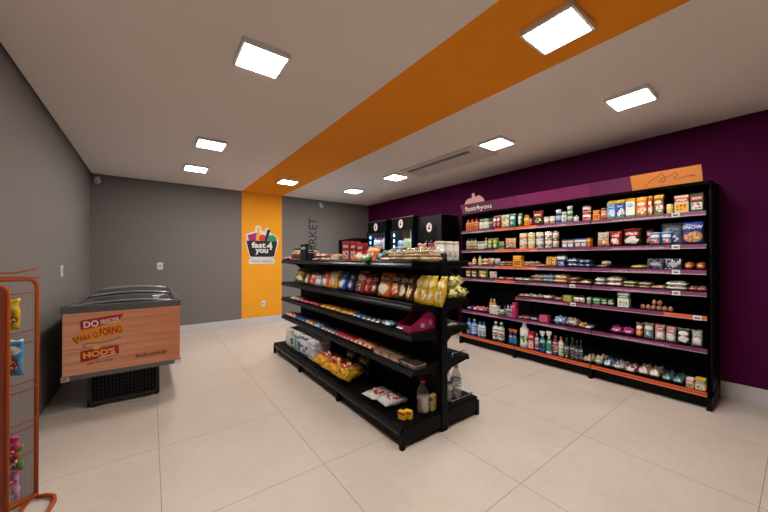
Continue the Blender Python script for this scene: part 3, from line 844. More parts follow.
wr(6, 608.5, 632, 2, 'flat', .07, ['9c2c90', Pu, Pk], 'magenta purple pack', dep=.15)
wr(6, 634, 641.5, 1, 'bag', .155, [Br, Wh, Or], 'brown pet food pouch', lean=-.12)
wr(6, 642.3, 652, 1, 'bag', .165, [Gy, Wh, Te], 'grey pet food pouch', lean=-.12)
wr(6, 653, 663.5, 1, 'bag', .17, ['d8b0b0', Rd, Wh], 'pink pet food pouch', lean=-.12)
wr(6, 664, 674.5, 1, 'bag', .165, ['c0b0b0', Rd, Wh], 'pale grey pink pet food pouch', lean=-.12)
wr(6, 675.5, 688.5, 1, 'bag', .155, [DG, Wh, Wh], 'dark green pet food pouch', lean=-.12)
wr(6, 690, 701.5, 1, 'bag', .16, ['a8a8ac', Gy, Wh], 'silver pet food pouch', lean=-.12)
# bottom
wr(0, 465, 469, 1, 'bottle', .26, [Bl, Lb, Pu], 'blue softener bottle', cap='3060b0')
wr(0, 469.5, 474.5, 1, 'bottle', .26, [Bl, Lb, Wh], 'blue bottle with yellow cap', cap='e0b020')
wr(0, 476, 483.5, 2, 'bottle', .245, ['3888c0', Wh, Bl], 'blue and white cleaner bottle', cap='2870a8')
wr(0, 490.5, 501.8, 2, 'bottle', .285, ['1c5c38', Wh, 'a02040'], 'green soda bottle', cap='e8e8e8')
wr(0, 507, 515, 2, 'spray', .22, [Nv, Bl, Te], 'dark blue spray bottle', cap='c86828')
wr(0, 517.3, 526.5, 1, 'jug', .33, ['b8d0c0', Wh, Gr], 'large pale green detergent jug')
wr(0, 527, 533, 1, 'box', .24, ['a01c30', Rd, Wh], 'tall red detergent box')
wr(0, 533.5, 537, 1, 'bottle', .23, ['4c3060', Wh, Pu], 'purple cleaner bottle', cap='a8b840')
wr(0, 537.5, 543.6, 1, 'spray', .27, [Bl, Te, Nv], 'blue spray bottle with white trigger')
wr(0, 544.2, 550, 1, 'spray', .285, [Wh, Gr, Te], 'white green spray bottle')
wr(0, 550.6, 556, 1, 'bottle', .245, [Bl, Rd, Wh], 'blue bottle with red cap')
wr(0, 556.6, 561.6, 1, 'bottle', .245, ['b8c878', Wh, Gr], 'pale green bottle with red cap')
for k, p0 in enumerate((562.6, 568.4, 573.4, 577.6)):
    wr(0, p0, p0 + (4.6, 4.6, 3.6, 3.4)[k], 1, 'bottle', (.25, .265, .24, .25)[k], ['3c4454', Gy, Nv], ('first', 'second', 'third', 'fourth')[k] + ' dark water bottle right of green bottle', cap='283858', body=M_pet)
wr(0, 581.8, 589.5, 1, 'flat', .07, [Cr, Br, Wh], 'cream brown pet food pack', dep=.24)
wr(0, 592.5, 600.5, 1, 'flat', .085, [Cr, Gr, Wh], 'cream green pet food pack', dep=.26)
wr(0, 601, 609.5, 1, 'flat', .07, [Bl, Wh, DG], 'blue and white pet pack', dep=.26)
wr(0, 610, 622, 1, 'flat', .065, [Gy, Nv, Wh], 'grey and navy pet pack', dep=.26)
wr(0, 622.6, 634.5, 1, 'flat', .06, ['706068', Wh, Rd], 'mauve grey pet pack', dep=.26)
wr(0, 635.3, 658.5, 2, 'flat', .08, ['a08878', Wh, Rd], 'taupe cloth pack', dep=.28)
wr(0, 660, 681.5, 2, 'flat', .065, ['204840', Te, Gy], 'dark teal cloth pack', dep=.26)
wr(0, 684.5, 692.5, 1, 'box', .085, [Wh, Or, Gy], 'white and orange box')
wr(0, 693.2, 704.5, 1, 'box', .105, [Ye, '3060b8', Wh], 'yellow and blue box')

# ---------------------------------------------------------------- island goods, side facing the freezer
XI = 1.575
def il(lv, *a, **k):
    nm = {1: 'atop island unit', 2: 'on second island shelf', 3: 'on third island shelf', 4: 'on fourth island shelf', 0: 'on island base shelf'}[lv]
    return row(nm, XI if lv else 1.50, IS[lv], *a, **k)
# top
il(1, 282.3, 285, 1, 'flat', .04, [Rd, Wh, Pk], 'tiny red and white packet', dep=.1)
il(1, 286.8, 297.3, 1, 'jar', .165, [Cr, '8a3c20', Br], 'wide glass jar of brown sweets', lid='1c1414')
il(1, 299.3, 305, 1, 'box', .21, [Bk, '2a2a30', Bk], 'upright black box', dep=.05)
il(1, 306.2, 308.6, 1, 'bottle', .19, [Bk, Bk, Bk], 'slim black bottle', cap='141418')
il(1, 309, 319, 2, 'flat', .035, [Pk, Rd, Cr], 'pink and red packet', stack=2, dx=.05, dep=.12)
il(1, 320.5, 335, 1, 'round', .075, ['c89858', Cr, Br], 'long golden bread loaf', dx=.06, dep=.12)
il(1, 311, 318.5, 1, 'flat', .022, [DG, Cr, Wh], 'thin green packet in front', dep=.035)
il(1, 319, 334, 3, 'flat', .022, [Cr, Wh, Br], 'thin cream packet in front', dep=.045)
for k, (p0, p1) in enumerate(((336.8, 344), (344.6, 350.6), (351.2, 357.6))):
    il(1, p0, p1, 1, 'box', (.20, .19, .17)[k], ['b01418', '801014', 'd8c8b8'], ('left', 'middle', 'right')[k] + ' upright red biscuit box', dx=.05, dep=.06)
def lyingbag(name, lb, X, y, z, w_, h, t, cols, seed, rot, st='bag', cat='snack bag', grp=None):
    m = printed(cols[0], cols[1], cols[2], st, seed, .3)
    b = MB(); b.pouch(w_, h, t, seed, wob=.8)
    bmesh.ops.transform(b.bm, matrix=Matrix.Translation((0, 0, -h / 2)), verts=b.bm.verts[:])
    o = b.build(name, m); o.location = (X, y, z); o.rotation_euler = rot
    return tag(o, lb, cat, grp)
lyingbag('snack_bag', 'orange and white chip bag lying right of the red boxes atop island unit', 1.66, ry(362, 1.66), 1.435, .17, .17, .045, (Or, Wh, Cr), 301, (-.75, 0, -pi / 2 + .35))
lyingbag('snack_bag', 'orange and cream chip bag second right of the red boxes atop island unit', 1.66, ry(372, 1.66), 1.440, .17, .18, .045, ('d06828', Cr, Rd), 302, (-.7, 0, -pi / 2 + .3))
lyingbag('snack_bag', 'green and orange bag lying flat atop island unit', 1.60, ry(368, 1.60), 1.402, .09, .17, .045, (Gr, Or, Wh), 303, (-1.25, 0, -pi / 2))
lyingbag('snack_bag', 'dark green bag beside the green and orange one atop island unit', 1.70, ry(384, 1.70), 1.425, .13, .14, .05, (DG, Gr, Te), 304, (-1.0, 0, -pi / 2 - .2))
il(1, 377.5, 391, 1, 'flat', .03, [Rd, Wh, Rd], 'flat red packet', dep=.05)
il(1, 383.5, 397.5, 2, 'flat', .06, [Ye, Or, Rd], 'yellow pack at the middle', dx=.16, dep=.12)
def breadbag(y, z, X, lb, cols, seed, L=.26):
    t = tag(empty('bread_bag', (X, y, z)), lb, 'bread bag', 'flatbread bags atop island unit')
    b = MB(); m = printed(cols[0], cols[1], cols[2], 'mix', seed, .5)
    for k in range(3): b.lathe([(0, 0), (.06, .004), (.078, .014), (.068, .025), (0, .030)], (0, 0, .004), 16, sx=1, sy=L / .16) if k == 0 else b.lathe([(0, 0), (.055, .003), (.072, .013), (.06, .023), (0, .027)], (.004 * k, .008 * k, .005 + k * .027), 16, sx=1, sy=L / .17)
    b.build('flatbread', m, t)
    w_ = MB(); w_.pouch(.175, L, .10, seed, wob=.5); bmesh.ops.transform(w_.bm, matrix=Matrix.Translation((0, -L / 2, .048)) @ Matrix.Rotation(-pi / 2, 4, 'X'), verts=w_.bm.verts[:])
    for v in w_.bm.verts: v.co.z = max(v.co.z, .002)
    w_.build('wrapper', M_film, t)
    return t
for k, px in enumerate((397, 412.5, 430)):
    breadbag(ry(px, 1.66), IS[1] + .002, 1.67, ('leftmost', 'middle', 'nearest')[k] + ' long clear bag of flatbread atop island unit', ((Cr, 'c8a068', 'e8dcc0'), ('dcc090', Cr, 'c09058'), ('d8b888', 'e8d8b8', 'b88850'))[k], 310 + k, (.26, .24, .19)[k])
# second shelf: upright snack bags
chips = [(290.5, 297, ['6c7430', Ye, Cr], 'olive yellow chip bag', .2), (299.5, 303.8, [Br, Rd, Cr], 'brown red snack bag', .17), (304, 309.5, [Or, Wh, Rd], 'small orange snack bag', .17), (310, 315, ['90b0c8', Bl, Wh], 'pale blue snack bag', .17),
         (315.5, 322, [Or, Rd, Wh], 'orange chip bag', .2), (322.5, 330.5, [Ye, Wh, Or], 'yellow white chip bag', .22), (331.5, 339.5, [Bl, Nv, Wh], 'royal blue chip bag', .22), (340.5, 346.5, [Nv, DG, Bl], 'dark navy chip bag', .22),
         (347.5, 357.5, [Rd, Wh, DG], 'red chip bag', .23), (358.2, 364, ['8c1420', Or, Rd], 'dark red snack bag', .2), (364.8, 369, [DB, Rd, Br], 'slim dark brown snack bag', .22), (369.6, 382, [Or, Br, Wh], 'orange brown chip bag', .24),
         (382.8, 391, [Br, DB, Or], 'chocolate brown chip bag', .24), (391.7, 398.5, [DB, Br, Cr], 'dark brown chip bag', .24), (399, 404.8, ['54381c', DB, Ye], 'muddy brown chip bag', .24)]
for p0, p1, cc, ds, h in chips: il(2, p0 - .5, p1 + .5, 1, 'bag', h, cc, ds, lean=-.30, dx=.035, dep=.06, jit=.16)
for k, (p0, p1) in enumerate(((405.3, 411.8), (412.2, 418.8), (419, 425.3), (425.6, 430), (430.2, 433.8))):
    il(2, p0, p1, 1, 'bag', .225, ['d8b020', 'e8d080', 'c8a868'], ('leftmost', 'second', 'middle', 'fourth', 'nearest')[k] + ' yellow chip bag in yellow row', lean=-.30, dx=.045, dep=.055, jit=.14)
# third shelf
il(3, 288.5, 297, 2, 'flat', .03, [Cr, Ye, Wh], 'cream chocolate bar pack')
il(3, 298, 317, 4, 'flat', .03, ['601018', Rd, Pk], 'dark red chocolate bar pack', dep=.15)
il(3, 318, 350, 6, 'flat', .032, ['d09020', Ye, Or], 'gold biscuit pack', dep=.16)
il(3, 350.5, 359, 2, 'flat', .03, [Bl, Lb, Nv], 'blue biscuit pack', dep=.15)
il(3, 360, 378, 4, 'flat', .028, [Bk, Wh, Gy], 'black and white wafer pack', dep=.14)
il(3, 380, 389, 1, 'flat', .04, [Lb, Wh, Bl], 'pale blue sweets pack', dep=.13)
il(3, 394, 401.5, 1, 'flat', .035, [Gr, Wh, DG], 'green sweets pack', dep=.12)
# magenta counter display
dt = tag(empty('counter_display', (1.75, 1.88, IS[3] + .002)), 'magenta cardboard display box with sloping sides at near end of third island shelf', 'display box')
mg = mat('magenta_card', (.42, .01, .10), .4)
b = MB()
for y in (-.078, .075): b.prism([(-.15, 0), (.12, 0), (.12, .185), (.07, .18), (-.15, .05)], y, y + .003)
b.box(-.15, .12, -.078, .078, 0, .003); b.box(-.15, -.147, -.078, .078, .003, .045); b.box(.117, .12, -.078, .078, .003, .185)
b.build('carton', mg, dt)
emb = MB(); emb.box(-.035, -.005, -.0795, -.0778, .03, .065, 0); emb.lathe([(.006, 0), (.02, 0)], (0, 0, 0), 12)
e2 = MB(); e2.box(-.05, -.012, -.0800, -.0778, .03, .06); e2.build('printed_label', mat('mint_print', (.25, .5, .42), .5), dt); emb.bm.free()
e3 = MB(); e3.bm.faces.new([e3.bm.verts.new((.06 + .02 * cos(a_ * pi / 6), -.0797, .06 + .025 * sin(a_ * pi / 6))) for a_ in range(12)]); e3.build('printed_seal', mat('pink_print', (.7, .2, .35), .5), dt)
for k in range(3):
    o = MB().box(-.03, .03, -.022, .022, 0, .028, .003).build('candy_box', printed('d8a090', Rd, Cr, 'box', 70 + k)); o.location = (1.64 + k * .005, 1.835 + k * .048, IS[3] + .008)
    tag(o, ('nearest', 'middle', 'farthest')[k] + ' small peach candy box inside the magenta display box', 'box', 'candy boxes in the magenta display')
# fourth shelf
il(4, 284, 292.5, 2, 'flat', .04, ['c04828', Or, Wh], 'orange red biscuit roll')
il(4, 293, 303, 3, 'flat', .04, ['3058a0', Bl, Nv], 'blue biscuit roll')
il(4, 303.5, 310.5, 2, 'flat', .045, ['c89030', Cr, Br], 'golden biscuit roll')
il(4, 311, 318.5, 1, 'flat', .045, [Bl, Lb, Wh], 'wide blue biscuit pack')
il(4, 319, 333, 4, 'flat', .04, ['4c5080', Cr, Nv], 'greyish blue biscuit roll')
il(4, 333.5, 351, 5, 'flat', .04, ['a01c28', Rd, Pk], 'crimson wafer roll', dep=.15)
il(4, 351.5, 370, 4, 'flat', .045, ['b02020', Or, Cr], 'scarlet wafer roll with orange print', dep=.15)
il(4, 372, 397.5, 3, 'box', .04, ['88705c', Rd, Wh], 'brown and white bar box', dep=.12)
il(4, 399, 414, 2, 'box', .035, ['3c302c', Gy, Br], 'dark grey bar box', dep=.11)

# base: rolls of toilet paper
def roll_pack(X, y, z, cols, lb, n=(2, 2), r=.054, h=.125, cat='toilet paper pack'):
    t = tag(empty('toilet_paper_pack', (X, y, z)), lb, cat, 'paper packs on island base shelf')
    b = MB()
    for k in range(2):
        for i in range(n[0]):
            for j in range(n[1]): b.lathe([(.018, 0), (r, 0), (r, h), (.018, h), (.018, 0)], ((i - (n[0] - 1) / 2) * r * 2, (j - (n[1] - 1) / 2) * r * 2, .002 + k * (h + .002)), 16)
    b.build('rolls', mat('tissue_white', (.75, .74, .73), .8), t)
    W_ = n[0] * r * 2 + .006; D_ = n[1] * r * 2 + .006
    m = printed(cols[0], cols[1], cols[2], 'can', len(_mc), .3)
    q = MB(); q.box(-W_ / 2, W_ / 2, -D_ / 2, D_ / 2, .004, 2 * h - .006, .028, seg=3); q.build('printed_wrap', m, t)
    return t
t = roll_pack(1.66, ry(292, 1.6), IS[0] + .002, ('d8dcd8', Wh, Te), 'leftmost white and teal toilet paper pack on island base shelf')
t = roll_pack(1.66, ry(299.2, 1.6), IS[0] + .002, ('c8d0d0', Te, Wh), 'second white and teal toilet paper pack on island base shelf')
t = roll_pack(1.66, ry(306.6, 1.6), IS[0] + .002, ('3860a8', Wh, Bl), 'blue and white toilet paper pack on island base shelf')
t = roll_pack(1.66, ry(314.4, 1.6), IS[0] + .002, ('e0e0e0', 'b0b8d0', Wh), 'plain white paper towel pack beside the yellow bags')
# big yellow bags
for k, (px, X, cc) in enumerate(((3.27, 1.62, (Ye, Rd, Or)), (3.02, 1.62, ('f0c020', Rd, 'c86018')), (2.77, 1.62, (Ye, 'd04020', Br)))):
    lyingbag('pasta_bag', ('left', 'middle', 'right')[k] + ' big yellow bag with red print on island base shelf', X, px, IS[0] + .090, .25, .25, .13, cc, 330 + k, (-1.40, 0, -pi / 2 + .12), 'flat', 'food bag', 'big yellow bags on island base shelf')
for k, yy in enumerate((3.02, 2.76)):
    lyingbag('charcoal_bag', ('left', 'right')[k] + ' dark brown bag standing behind the yellow bags on island base shelf', 1.81, yy, IS[0] + .12, .19, .22, .09, (DB, Br, Bk), 340 + k, (-.08, 0, -pi / 2), 'bag', 'food bag', 'dark bags on island base shelf')
for k, (X, y, rz) in enumerate(((1.635, 2.29, .1), (1.66, 2.11, -.1))):
    lyingbag('sugar_bag', ('farther', 'nearer')[k] + ' white and red sugar bag lying on island base shelf', X, y, IS[0] + .034, .17, .24, .055, ('e8e6e2', Rd, Wh), 350 + k, (-pi / 2, 0, -pi / 2 + rz), 'flat', 'food bag', 'sugar bags on island base shelf')
for k in range(2):
    o = MB().box(-.018, .018, -.03, .03, 0, .062, .002).build('seasoning_box', printed(Ye, Rd, 'd8a818', 'box', 60 + k)); o.location = (1.555 + .045 * k, 1.855 - .02 * k, IS[0] + .004); o.rotation_euler = (0, 0, .3)
    tag(o, ('left', 'right')[k] + ' small yellow and red box at near front corner of island base', 'box', 'small yellow and red boxes on island base')
def pet(X, y, z, h, r, cap, lb, liquid, labcol=None):
    t = tag(empty('water_bottle', (X, y, z)), lb, 'bottle')
    pr = [(0, .004), (r * .55, 0), (r * .9, .004), (r, .018), (r, h * .25), (r * .93, h * .30), (r * .97, h * .34), (r, h * .5), (r * .96, h * .64), (r * .8, h * .74), (r * .42, h * .87), (r * .34, h * .90), (r * .34, h * .93)]
    MB().lathe(pr, seg=24).build('body', M_pet, t)
    if liquid: MB().lathe([(0, .006), (r * .9, .008), (r * .96, .02), (r * .96, h * .25), (r * .89, h * .3), (r * .95, h * .48), (0, h * .48)], seg=20).build('contents', mat('plain_' + liquid, liquid, .2), t)
    if labcol: MB().lathe([(r * 1.01, h * .42), (r * 1.015, h * .43), (r * 1.015, h * .6), (r * 1.01, h * .61)], seg=24).build('label', printed(labcol, Gy, Wh, 'can', 5), t)
    MB().lathe([(0, h * .92), (r * .42, h * .92), (r * .42, h * .99), (0, h)], seg=16).build('cap', lidcol(cap), t)
    return t
pet(1.757, 1.835, IS[0] + .004, .262, .052, 'a01820', 'clear bottle with red cap and pinkish contents on island base shelf', 'b8a098')
o = MB().box(-.03, .03, -.018, .018, 0, .125, .002).build('juice_box', printed('b8c858', Pk, 'a0c040', 'box', 66)); o.location = (1.848, 1.82, IS[0] + .004); o.rotation_euler = (0, 0, .2)
tag(o, 'small lime green box with pink side standing right of the red-capped bottle', 'box')

# ---------------------------------------------------------------- island goods, side facing the rack
pet(2.045, 1.835, IS[0] + .004, .275, .044, 'd8d8d8', 'left clear water bottle on right side of island base, beside the central post', None, 'a4acb0')
pet(2.150, 1.83, IS[0] + .004, .300, .047, 'd8d8d8', 'right clear water bottle on right side of island base', None, '9ca6ac')
for k, (X, y) in enumerate(((1.978, 1.86), (2.072, 1.85), (2.166, 1.86))):
    t = tag(empty('canister', (X, y, IS[1] + .002)), ('left', 'middle', 'right')[k] + ' white canister with cream lid atop right side of island unit', 'canister', 'white canisters atop island')
    MB().lathe([(0, 0), (.038, 0), (.041, .006), (.041, .135), (.036, .145), (0, .145)], seg=20).build('body', printed('e4e0dc', 'e4e0dc', 'b8a8a0', 'can', 80 + k, .3), t)
    MB().lathe([(0, .145), (.042, .145), (.042, .163), (.039, .167), (0, .167)], seg=20).build('lid', lidcol('e8dcc4'), t)
for k, (y, cc, ds) in enumerate(((2.17, (Or, Wh, Rd), 'orange and white upright pouch'), (2.04, (Pu, Pk, 'a03080'), 'purple upright pouch'))):
    lyingbag('snack_bag', ds + ' beside the white canisters atop island unit', 2.07, y, IS[1] + .084, .085, .16, .035, cc, 90 + k, (0, 0, -pi / 2 + .5))
# bread bags on right second shelf
def bunbag(x, y, z, lb, seed, s=1):
    t = tag(empty('bread_roll_bag', (x, y, z), (0, 0, .15 * seed)), lb, 'bread bag', 'bags of bread rolls on right side of island')
    b = MB()
    for k in range(4): b.lathe([(0, 0), (.03, .006), (.042, .025), (.034, .045), (0, .055)], (-.06 + k * .045, (-1) ** k * .022, .012), 14)
    b.build('bread_roll', mat('bread_crust', (.50, .24, .09), .6), t)
    w_ = MB(); w_.pouch(.27 * s, .20, .10, seed * 5, wob=1.3); bmesh.ops.transform(w_.bm, matrix=Matrix.Translation((0, -.1, .05)) @ Matrix.Rotation(-pi / 2, 4, 'X'), verts=w_.bm.verts[:])
    for v in w_.bm.verts: v.co.z = max(v.co.z, .003)
    g_ = bpy.data.materials.get('yellow_film')
    if not g_:
        g_ = glass_mat('yellow_film', (.95, .95, .9), .2, .2); tt = g_.node_tree; N_ = tt.nodes
        pb = N_.new('ShaderNodeBsdfPrincipled'); pb.inputs['Base Color'].default_value = lin('e8e48c'); pb.inputs['Roughness'].default_value = .3
        nz = N_.new('ShaderNodeTexNoise'); nz.inputs['Scale'].default_value = 3.2; tc = N_.new('ShaderNodeTexCoord'); tt.links.new(tc.outputs['Generated'], nz.inputs['Vector'])
        gt = N_.new('ShaderNodeMath'); gt.operation = 'GREATER_THAN'; gt.inputs[1].default_value = .42; tt.links.new(nz.outputs['Fac'], gt.inputs[0])
        mx = N_.new('ShaderNodeMixShader'); out = [n for n in N_ if n.type == 'OUTPUT_MATERIAL'][0]; old = out.inputs[0].links[0].from_socket
        tt.links.new(gt.outputs[0], mx.inputs[0]); tt.links.new(old, mx.inputs[1]); tt.links.new(pb.outputs[0], mx.inputs[2]); tt.links.new(mx.outputs[0], out.inputs[0])
    w_.build('wrapper', g_, t)
    b = MB(); b.lathe([(0, 0), (.008, 0), (.012, .02), (.03, .06), (.0, .055)], (0, 0, 0), 10, sy=.4); q = b.build('twisted_end', g_, t); q.location = (.13 * s, 0, .05); q.rotation_euler = (0, pi / 2 + .3, 0)
bunbag(2.12, 1.865, IS[2] + .002, 'lower bag of bread rolls in yellow film on right island shelf', 1, 1.15)
bunbag(2.09, 1.87, IS[2] + .100, 'upper bag of bread rolls in yellow film on right island shelf', 2, 1.08)
o = MB().box(-.075, .075, -.08, .08, 0, .012, .002).build('flat_box', printed('c8b8b0', 'a05048', Wh, 'mix', 12)); o.location = (2.06, 1.88, IS[3] + .003)
tag(o, 'flat pale box lying on third right island shelf under bread bags', 'box')
o = MB().pouch(.11, .19, .05, 44).build('pouch', printed('c8b8a8', '8a4020', 'a05828', 'bag', 44)); o.location = (1.995, 1.86, IS[4] + .003); o.rotation_euler = (0, 0, .1)
tag(o, 'brown and white pouch standing on fourth right island shelf', 'pouch')

# ---------------------------------------------------------------- chest freezer
fz = tag(empty('chest_freezer', (-.19, 4.75, 0)), 'long chest freezer with wood-look front panel and curved glass lid, by left wall', 'freezer')
FW, FY0, FY1 = .426, -.895, .90     # half width, front, back (local)
Zb, Zt = .335, .913
def wood():
    m = mat('wood_look_print', (.5, .22, .12), .35); g = NT(m)
    co = g.coord('Object'); v = g.mapv(co, scale=(1.2, 1.2, 22))
    n = g.noise(v, 1.6, 4); n2 = g.noise(g.mapv(co, scale=(.8, 1, 60)), 2, 3)
    f = g.math('ADD', g.math('MULTIPLY', n, .8), g.math('MULTIPLY', n2, .35))
    x = g.sep(co)[0]
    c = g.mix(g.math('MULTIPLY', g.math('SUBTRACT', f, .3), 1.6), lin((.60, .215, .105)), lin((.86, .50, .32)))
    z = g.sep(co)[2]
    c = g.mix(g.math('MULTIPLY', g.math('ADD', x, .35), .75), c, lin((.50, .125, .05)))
    pl = g.math('LESS_THAN', g.math('FRACT', g.math('MULTIPLY', z, 8.5)), .035)
    c = g.mix(g.math('MULTIPLY', pl, .5), c, lin((.36, .12, .06)))
    g.put(g.b.inputs['Base Color'], c); return m
b = MB()
b.box(-FW, -FW + .06, FY0, FY1, Zb, Zt); b.box(FW - .06, FW, FY0, FY1, Zb, Zt); b.box(-FW + .06, FW - .06, FY0, FY0 + .06, Zb, Zt); b.box(-FW + .06, FW - .06, FY1 - .06, FY1, Zb, Zt); b.box(-FW + .06, FW - .06, FY0 + .06, FY1 - .06, Zb, Zb + .08)
b.build('cabinet', mat('freezer_body', (.10, .10, .105), .4), fz)
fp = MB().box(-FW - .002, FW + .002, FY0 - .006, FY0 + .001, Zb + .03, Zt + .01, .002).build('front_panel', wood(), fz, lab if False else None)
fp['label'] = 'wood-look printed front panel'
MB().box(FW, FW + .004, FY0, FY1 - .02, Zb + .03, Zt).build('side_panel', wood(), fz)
MB().box(-FW - .004, -FW, FY0, FY1 - .02, Zb + .03, Zt).build('side_panel', mat('freezer_side', (.03, .03, .032), .4), fz)
b = MB(); e = .014
for x0, x1, y0, y1 in ((-FW - e, FW + e, FY0 - e, FY0 + .03), (-FW - e, FW + e, FY1 - .03, FY1 + e), (-FW - e, -FW + .05, FY0 + .03, FY1 - .03), (FW - .05, FW + e, FY0 + .03, FY1 - .03)):
    b.box(x0, x1, y0, y1, Zt, .978, .010)
b.build('top_frame', M_grey_plastic, fz)
b = MB(); b.box(-FW - .01, FW + .01, FY0 - .012, FY0 + .02, Zb - .01, Zb + .032, .006); b.box(FW - .02, FW + .010, FY0 + .02, FY1, Zb - .01, Zb + .032, .006); b.box(-FW - .01, -FW + .02, FY0 + .02, FY1, Zb - .01, Zb + .032, .006)
b.build('lower_trim', mat('steel_trim', (.16, .16, .17), .35, .6), fz)
for sx in (-1, 1):
    xa, xb = sorted((sx * (FW + .014), sx * (FW - .045)))
    MB().box(xa, xb, FY0 - .018, FY0 + .03, Zb - .013, Zb + .035, .008).build('corner_cap', M_chrome, fz)
# curved sliding lids
M_lid = glass_mat('freezer_lid_glass', (.55, .57, .58), .10, .06)
def lid(y0, y1, zr, inset, name='glass_lid'):
    t = MB(); n = 14; pts = []
    for k in range(n + 1):
        u = -1 + 2 * k / n; pts.append((u * (FW - inset), zr + .034 * (1 - u * u)))
    low = [(x, z - .005) for x, z in pts[::-1]]
    t.prism(pts + low, y0, y1)
    g_ = t.build(name, M_lid, fz)
    for yy in (y0, y1):
        f = MB(); f.tube([(x, yy, z) for x, z in pts], .010, 8); f.build('lid_rim', mat('lid_rim_grey', (.30, .30, .31), .25, .3), g_)
lid(FY0 + .06, .12, .962, .035); lid(-.02, FY1 - .02, .975, .055)
for sx in (-1, 1):
    b = MB(); xa, xb = sorted((sx * (FW - .004), sx * (FW - .042))); b.box(xa, xb, FY0 + .02, FY1 - .02, .976, .992, .004); b.build('lid_track', M_chrome if sx < 0 else M_grey_plastic, fz)
MB().box(.20, .27, FY0 + .20, FY0 + .24, 1.000, 1.010, .004).build('lid_handle', M_white, fz)
# inner baskets of frozen goods are out of sight below the lid; liner
MB().box(-FW + .06, FW - .06, FY0 + .06, FY1 - .06, .62, .63).build('liner_floor', mat('liner_grey', (.25, .25, .26), .5), fz)
# base plinth with grille
b = MB(); bx0, bx1, by0 = -.285, .262, -.765
b.box(bx0, bx0 + .03, by0, by0 + .03, 0.02, Zb - .01, .003); b.box(bx1 - .03, bx1, by0, by0 + .03, .02, Zb - .01, .003); b.box(bx0, bx1, by0, by0 + .03, .02, .055, .003); b.box(bx0, bx1, by0, by0 + .03, Zb - .03, Zb - .01)
b.box(bx0, bx1, by0 + .03, .74, .02, Zb - .01)
b.build('plinth', mat('plinth_black', (.022, .022, .024), .4), fz)
b = MB()
for k in range(18): x = bx0 + .04 + k * (bx1 - bx0 - .08) / 17; b.box(x - .004, x + .004, by0 + .008, by0 + .016, .055, Zb - .03)
for k in range(6): z = .075 + k * .036; b.box(bx0 + .03, bx1 - .03, by0 + .014, by0 + .022, z - .003, z + .003)
b.build('grille', M_black, fz)
for sx in (-1, 1):
    for y in (by0 + .04, .68): MB().lathe([(0, 0), (.022, 0), (.022, .022), (0, .022)], (sx * .235, y, 0), 12).build('foot', M_ink, fz)
# printed artwork on the front panel (u from the left edge, v from the lower edge, metres)
FO = Vector((-FW, FY0 - .0062, Zb + .03))
def art(name, pts, m, d=.0012, lab=None):
    b = MB(); b.prism([(FO.x + u, FO.z + v) for u, v in pts], FO.y - d, FO.y); return b.build(name, m, fp)
def par(u0, u1, v0, v1, sk, slant=0): return [(u0, v0), (u1, v0 + sk), (u1 + slant, v1 + sk), (u0 + slant, v1)]
M_fred = mat('print_red', (.42, .015, .02), .4); M_fyel = mat('print_amber', (.78, .30, .03), .4); M_fdk = mat('print_maroon', (.12, .01, .01), .4); M_fgold = mat('print_gold', (.85, .45, .06), .4)
def ftext(s, u, v, wd, ht, m, tilt=0, bold=0, d=.0016):
    R = Vector((cos(tilt), 0, sin(tilt))); U = Vector((-sin(tilt), 0, cos(tilt)))
    text_mesh('lettering', s, m, fp, FO + Vector((u, 0, v)) + Vector((0, -d, 0)), R, U, wd, ht, .0006, bold)
art('banner', [(.115, .395), (.105, .465), (.120, .482), (.375, .510), (.410, .515), (.370, .445), (.150, .398)], M_fred)
art('banner', [(.062, .335), (.092, .282), (.41, .325), (.412, .438), (.372, .443), (.115, .394), (.078, .345)], M_fyel, .0010)
art('banner_shadow', [(.058, .335), (.066, .338), (.098, .280), (.090, .278)], M_fdk, .0014)
ftext('DO', .135, .410, .100, .058, M_signw, .07, .03)
ftext('FREEZER', .250, .428, .130, .042, M_signw, .12, .012)
ftext('PARA', .092, .298, .092, .042, M_fred, .12, .02)
ftext('O', .196, .312, .034, .055, M_fred, .08, .02)
ftext('FORNO', .242, .322, .160, .070, M_fred, .10, .03)
art('red_plaque', [(.112, .118), (.112, .200), (.122, .210), (.365, .225), (.375, .215), (.375, .142), (.365, .132), (.122, .110)], M_fred)
art('chef_hat', [(.205, .208), (.235, .208), (.250, .230), (.245, .245), (.225, .242), (.215, .252), (.200, .242), (.192, .230)], M_fgold, .0013)
ftext("HOD'S", .132, .138, .218, .056, M_fgold, .06, .04)
art('white_line', [(.235, .126), (.36, .140), (.36, .148), (.235, .134)], M_signw, .0014)
ftext('(54) 3291 3838', .155, .070, .175, .024, M_fdk, .06, 0)
ftext('hods.com.br', .500, .075, .250, .040, M_fdk, .02, .01)
MB().tube([(FO.x + u, FO.y - .001, FO.z + v) for u, v in ((.150, .238), (.130, .244), (.125, .258), (.16, .272), (.22, .268), (.29, .268), (.34, .278), (.39, .302))], .0028, 6).build('swoosh', M_fdk, fp)

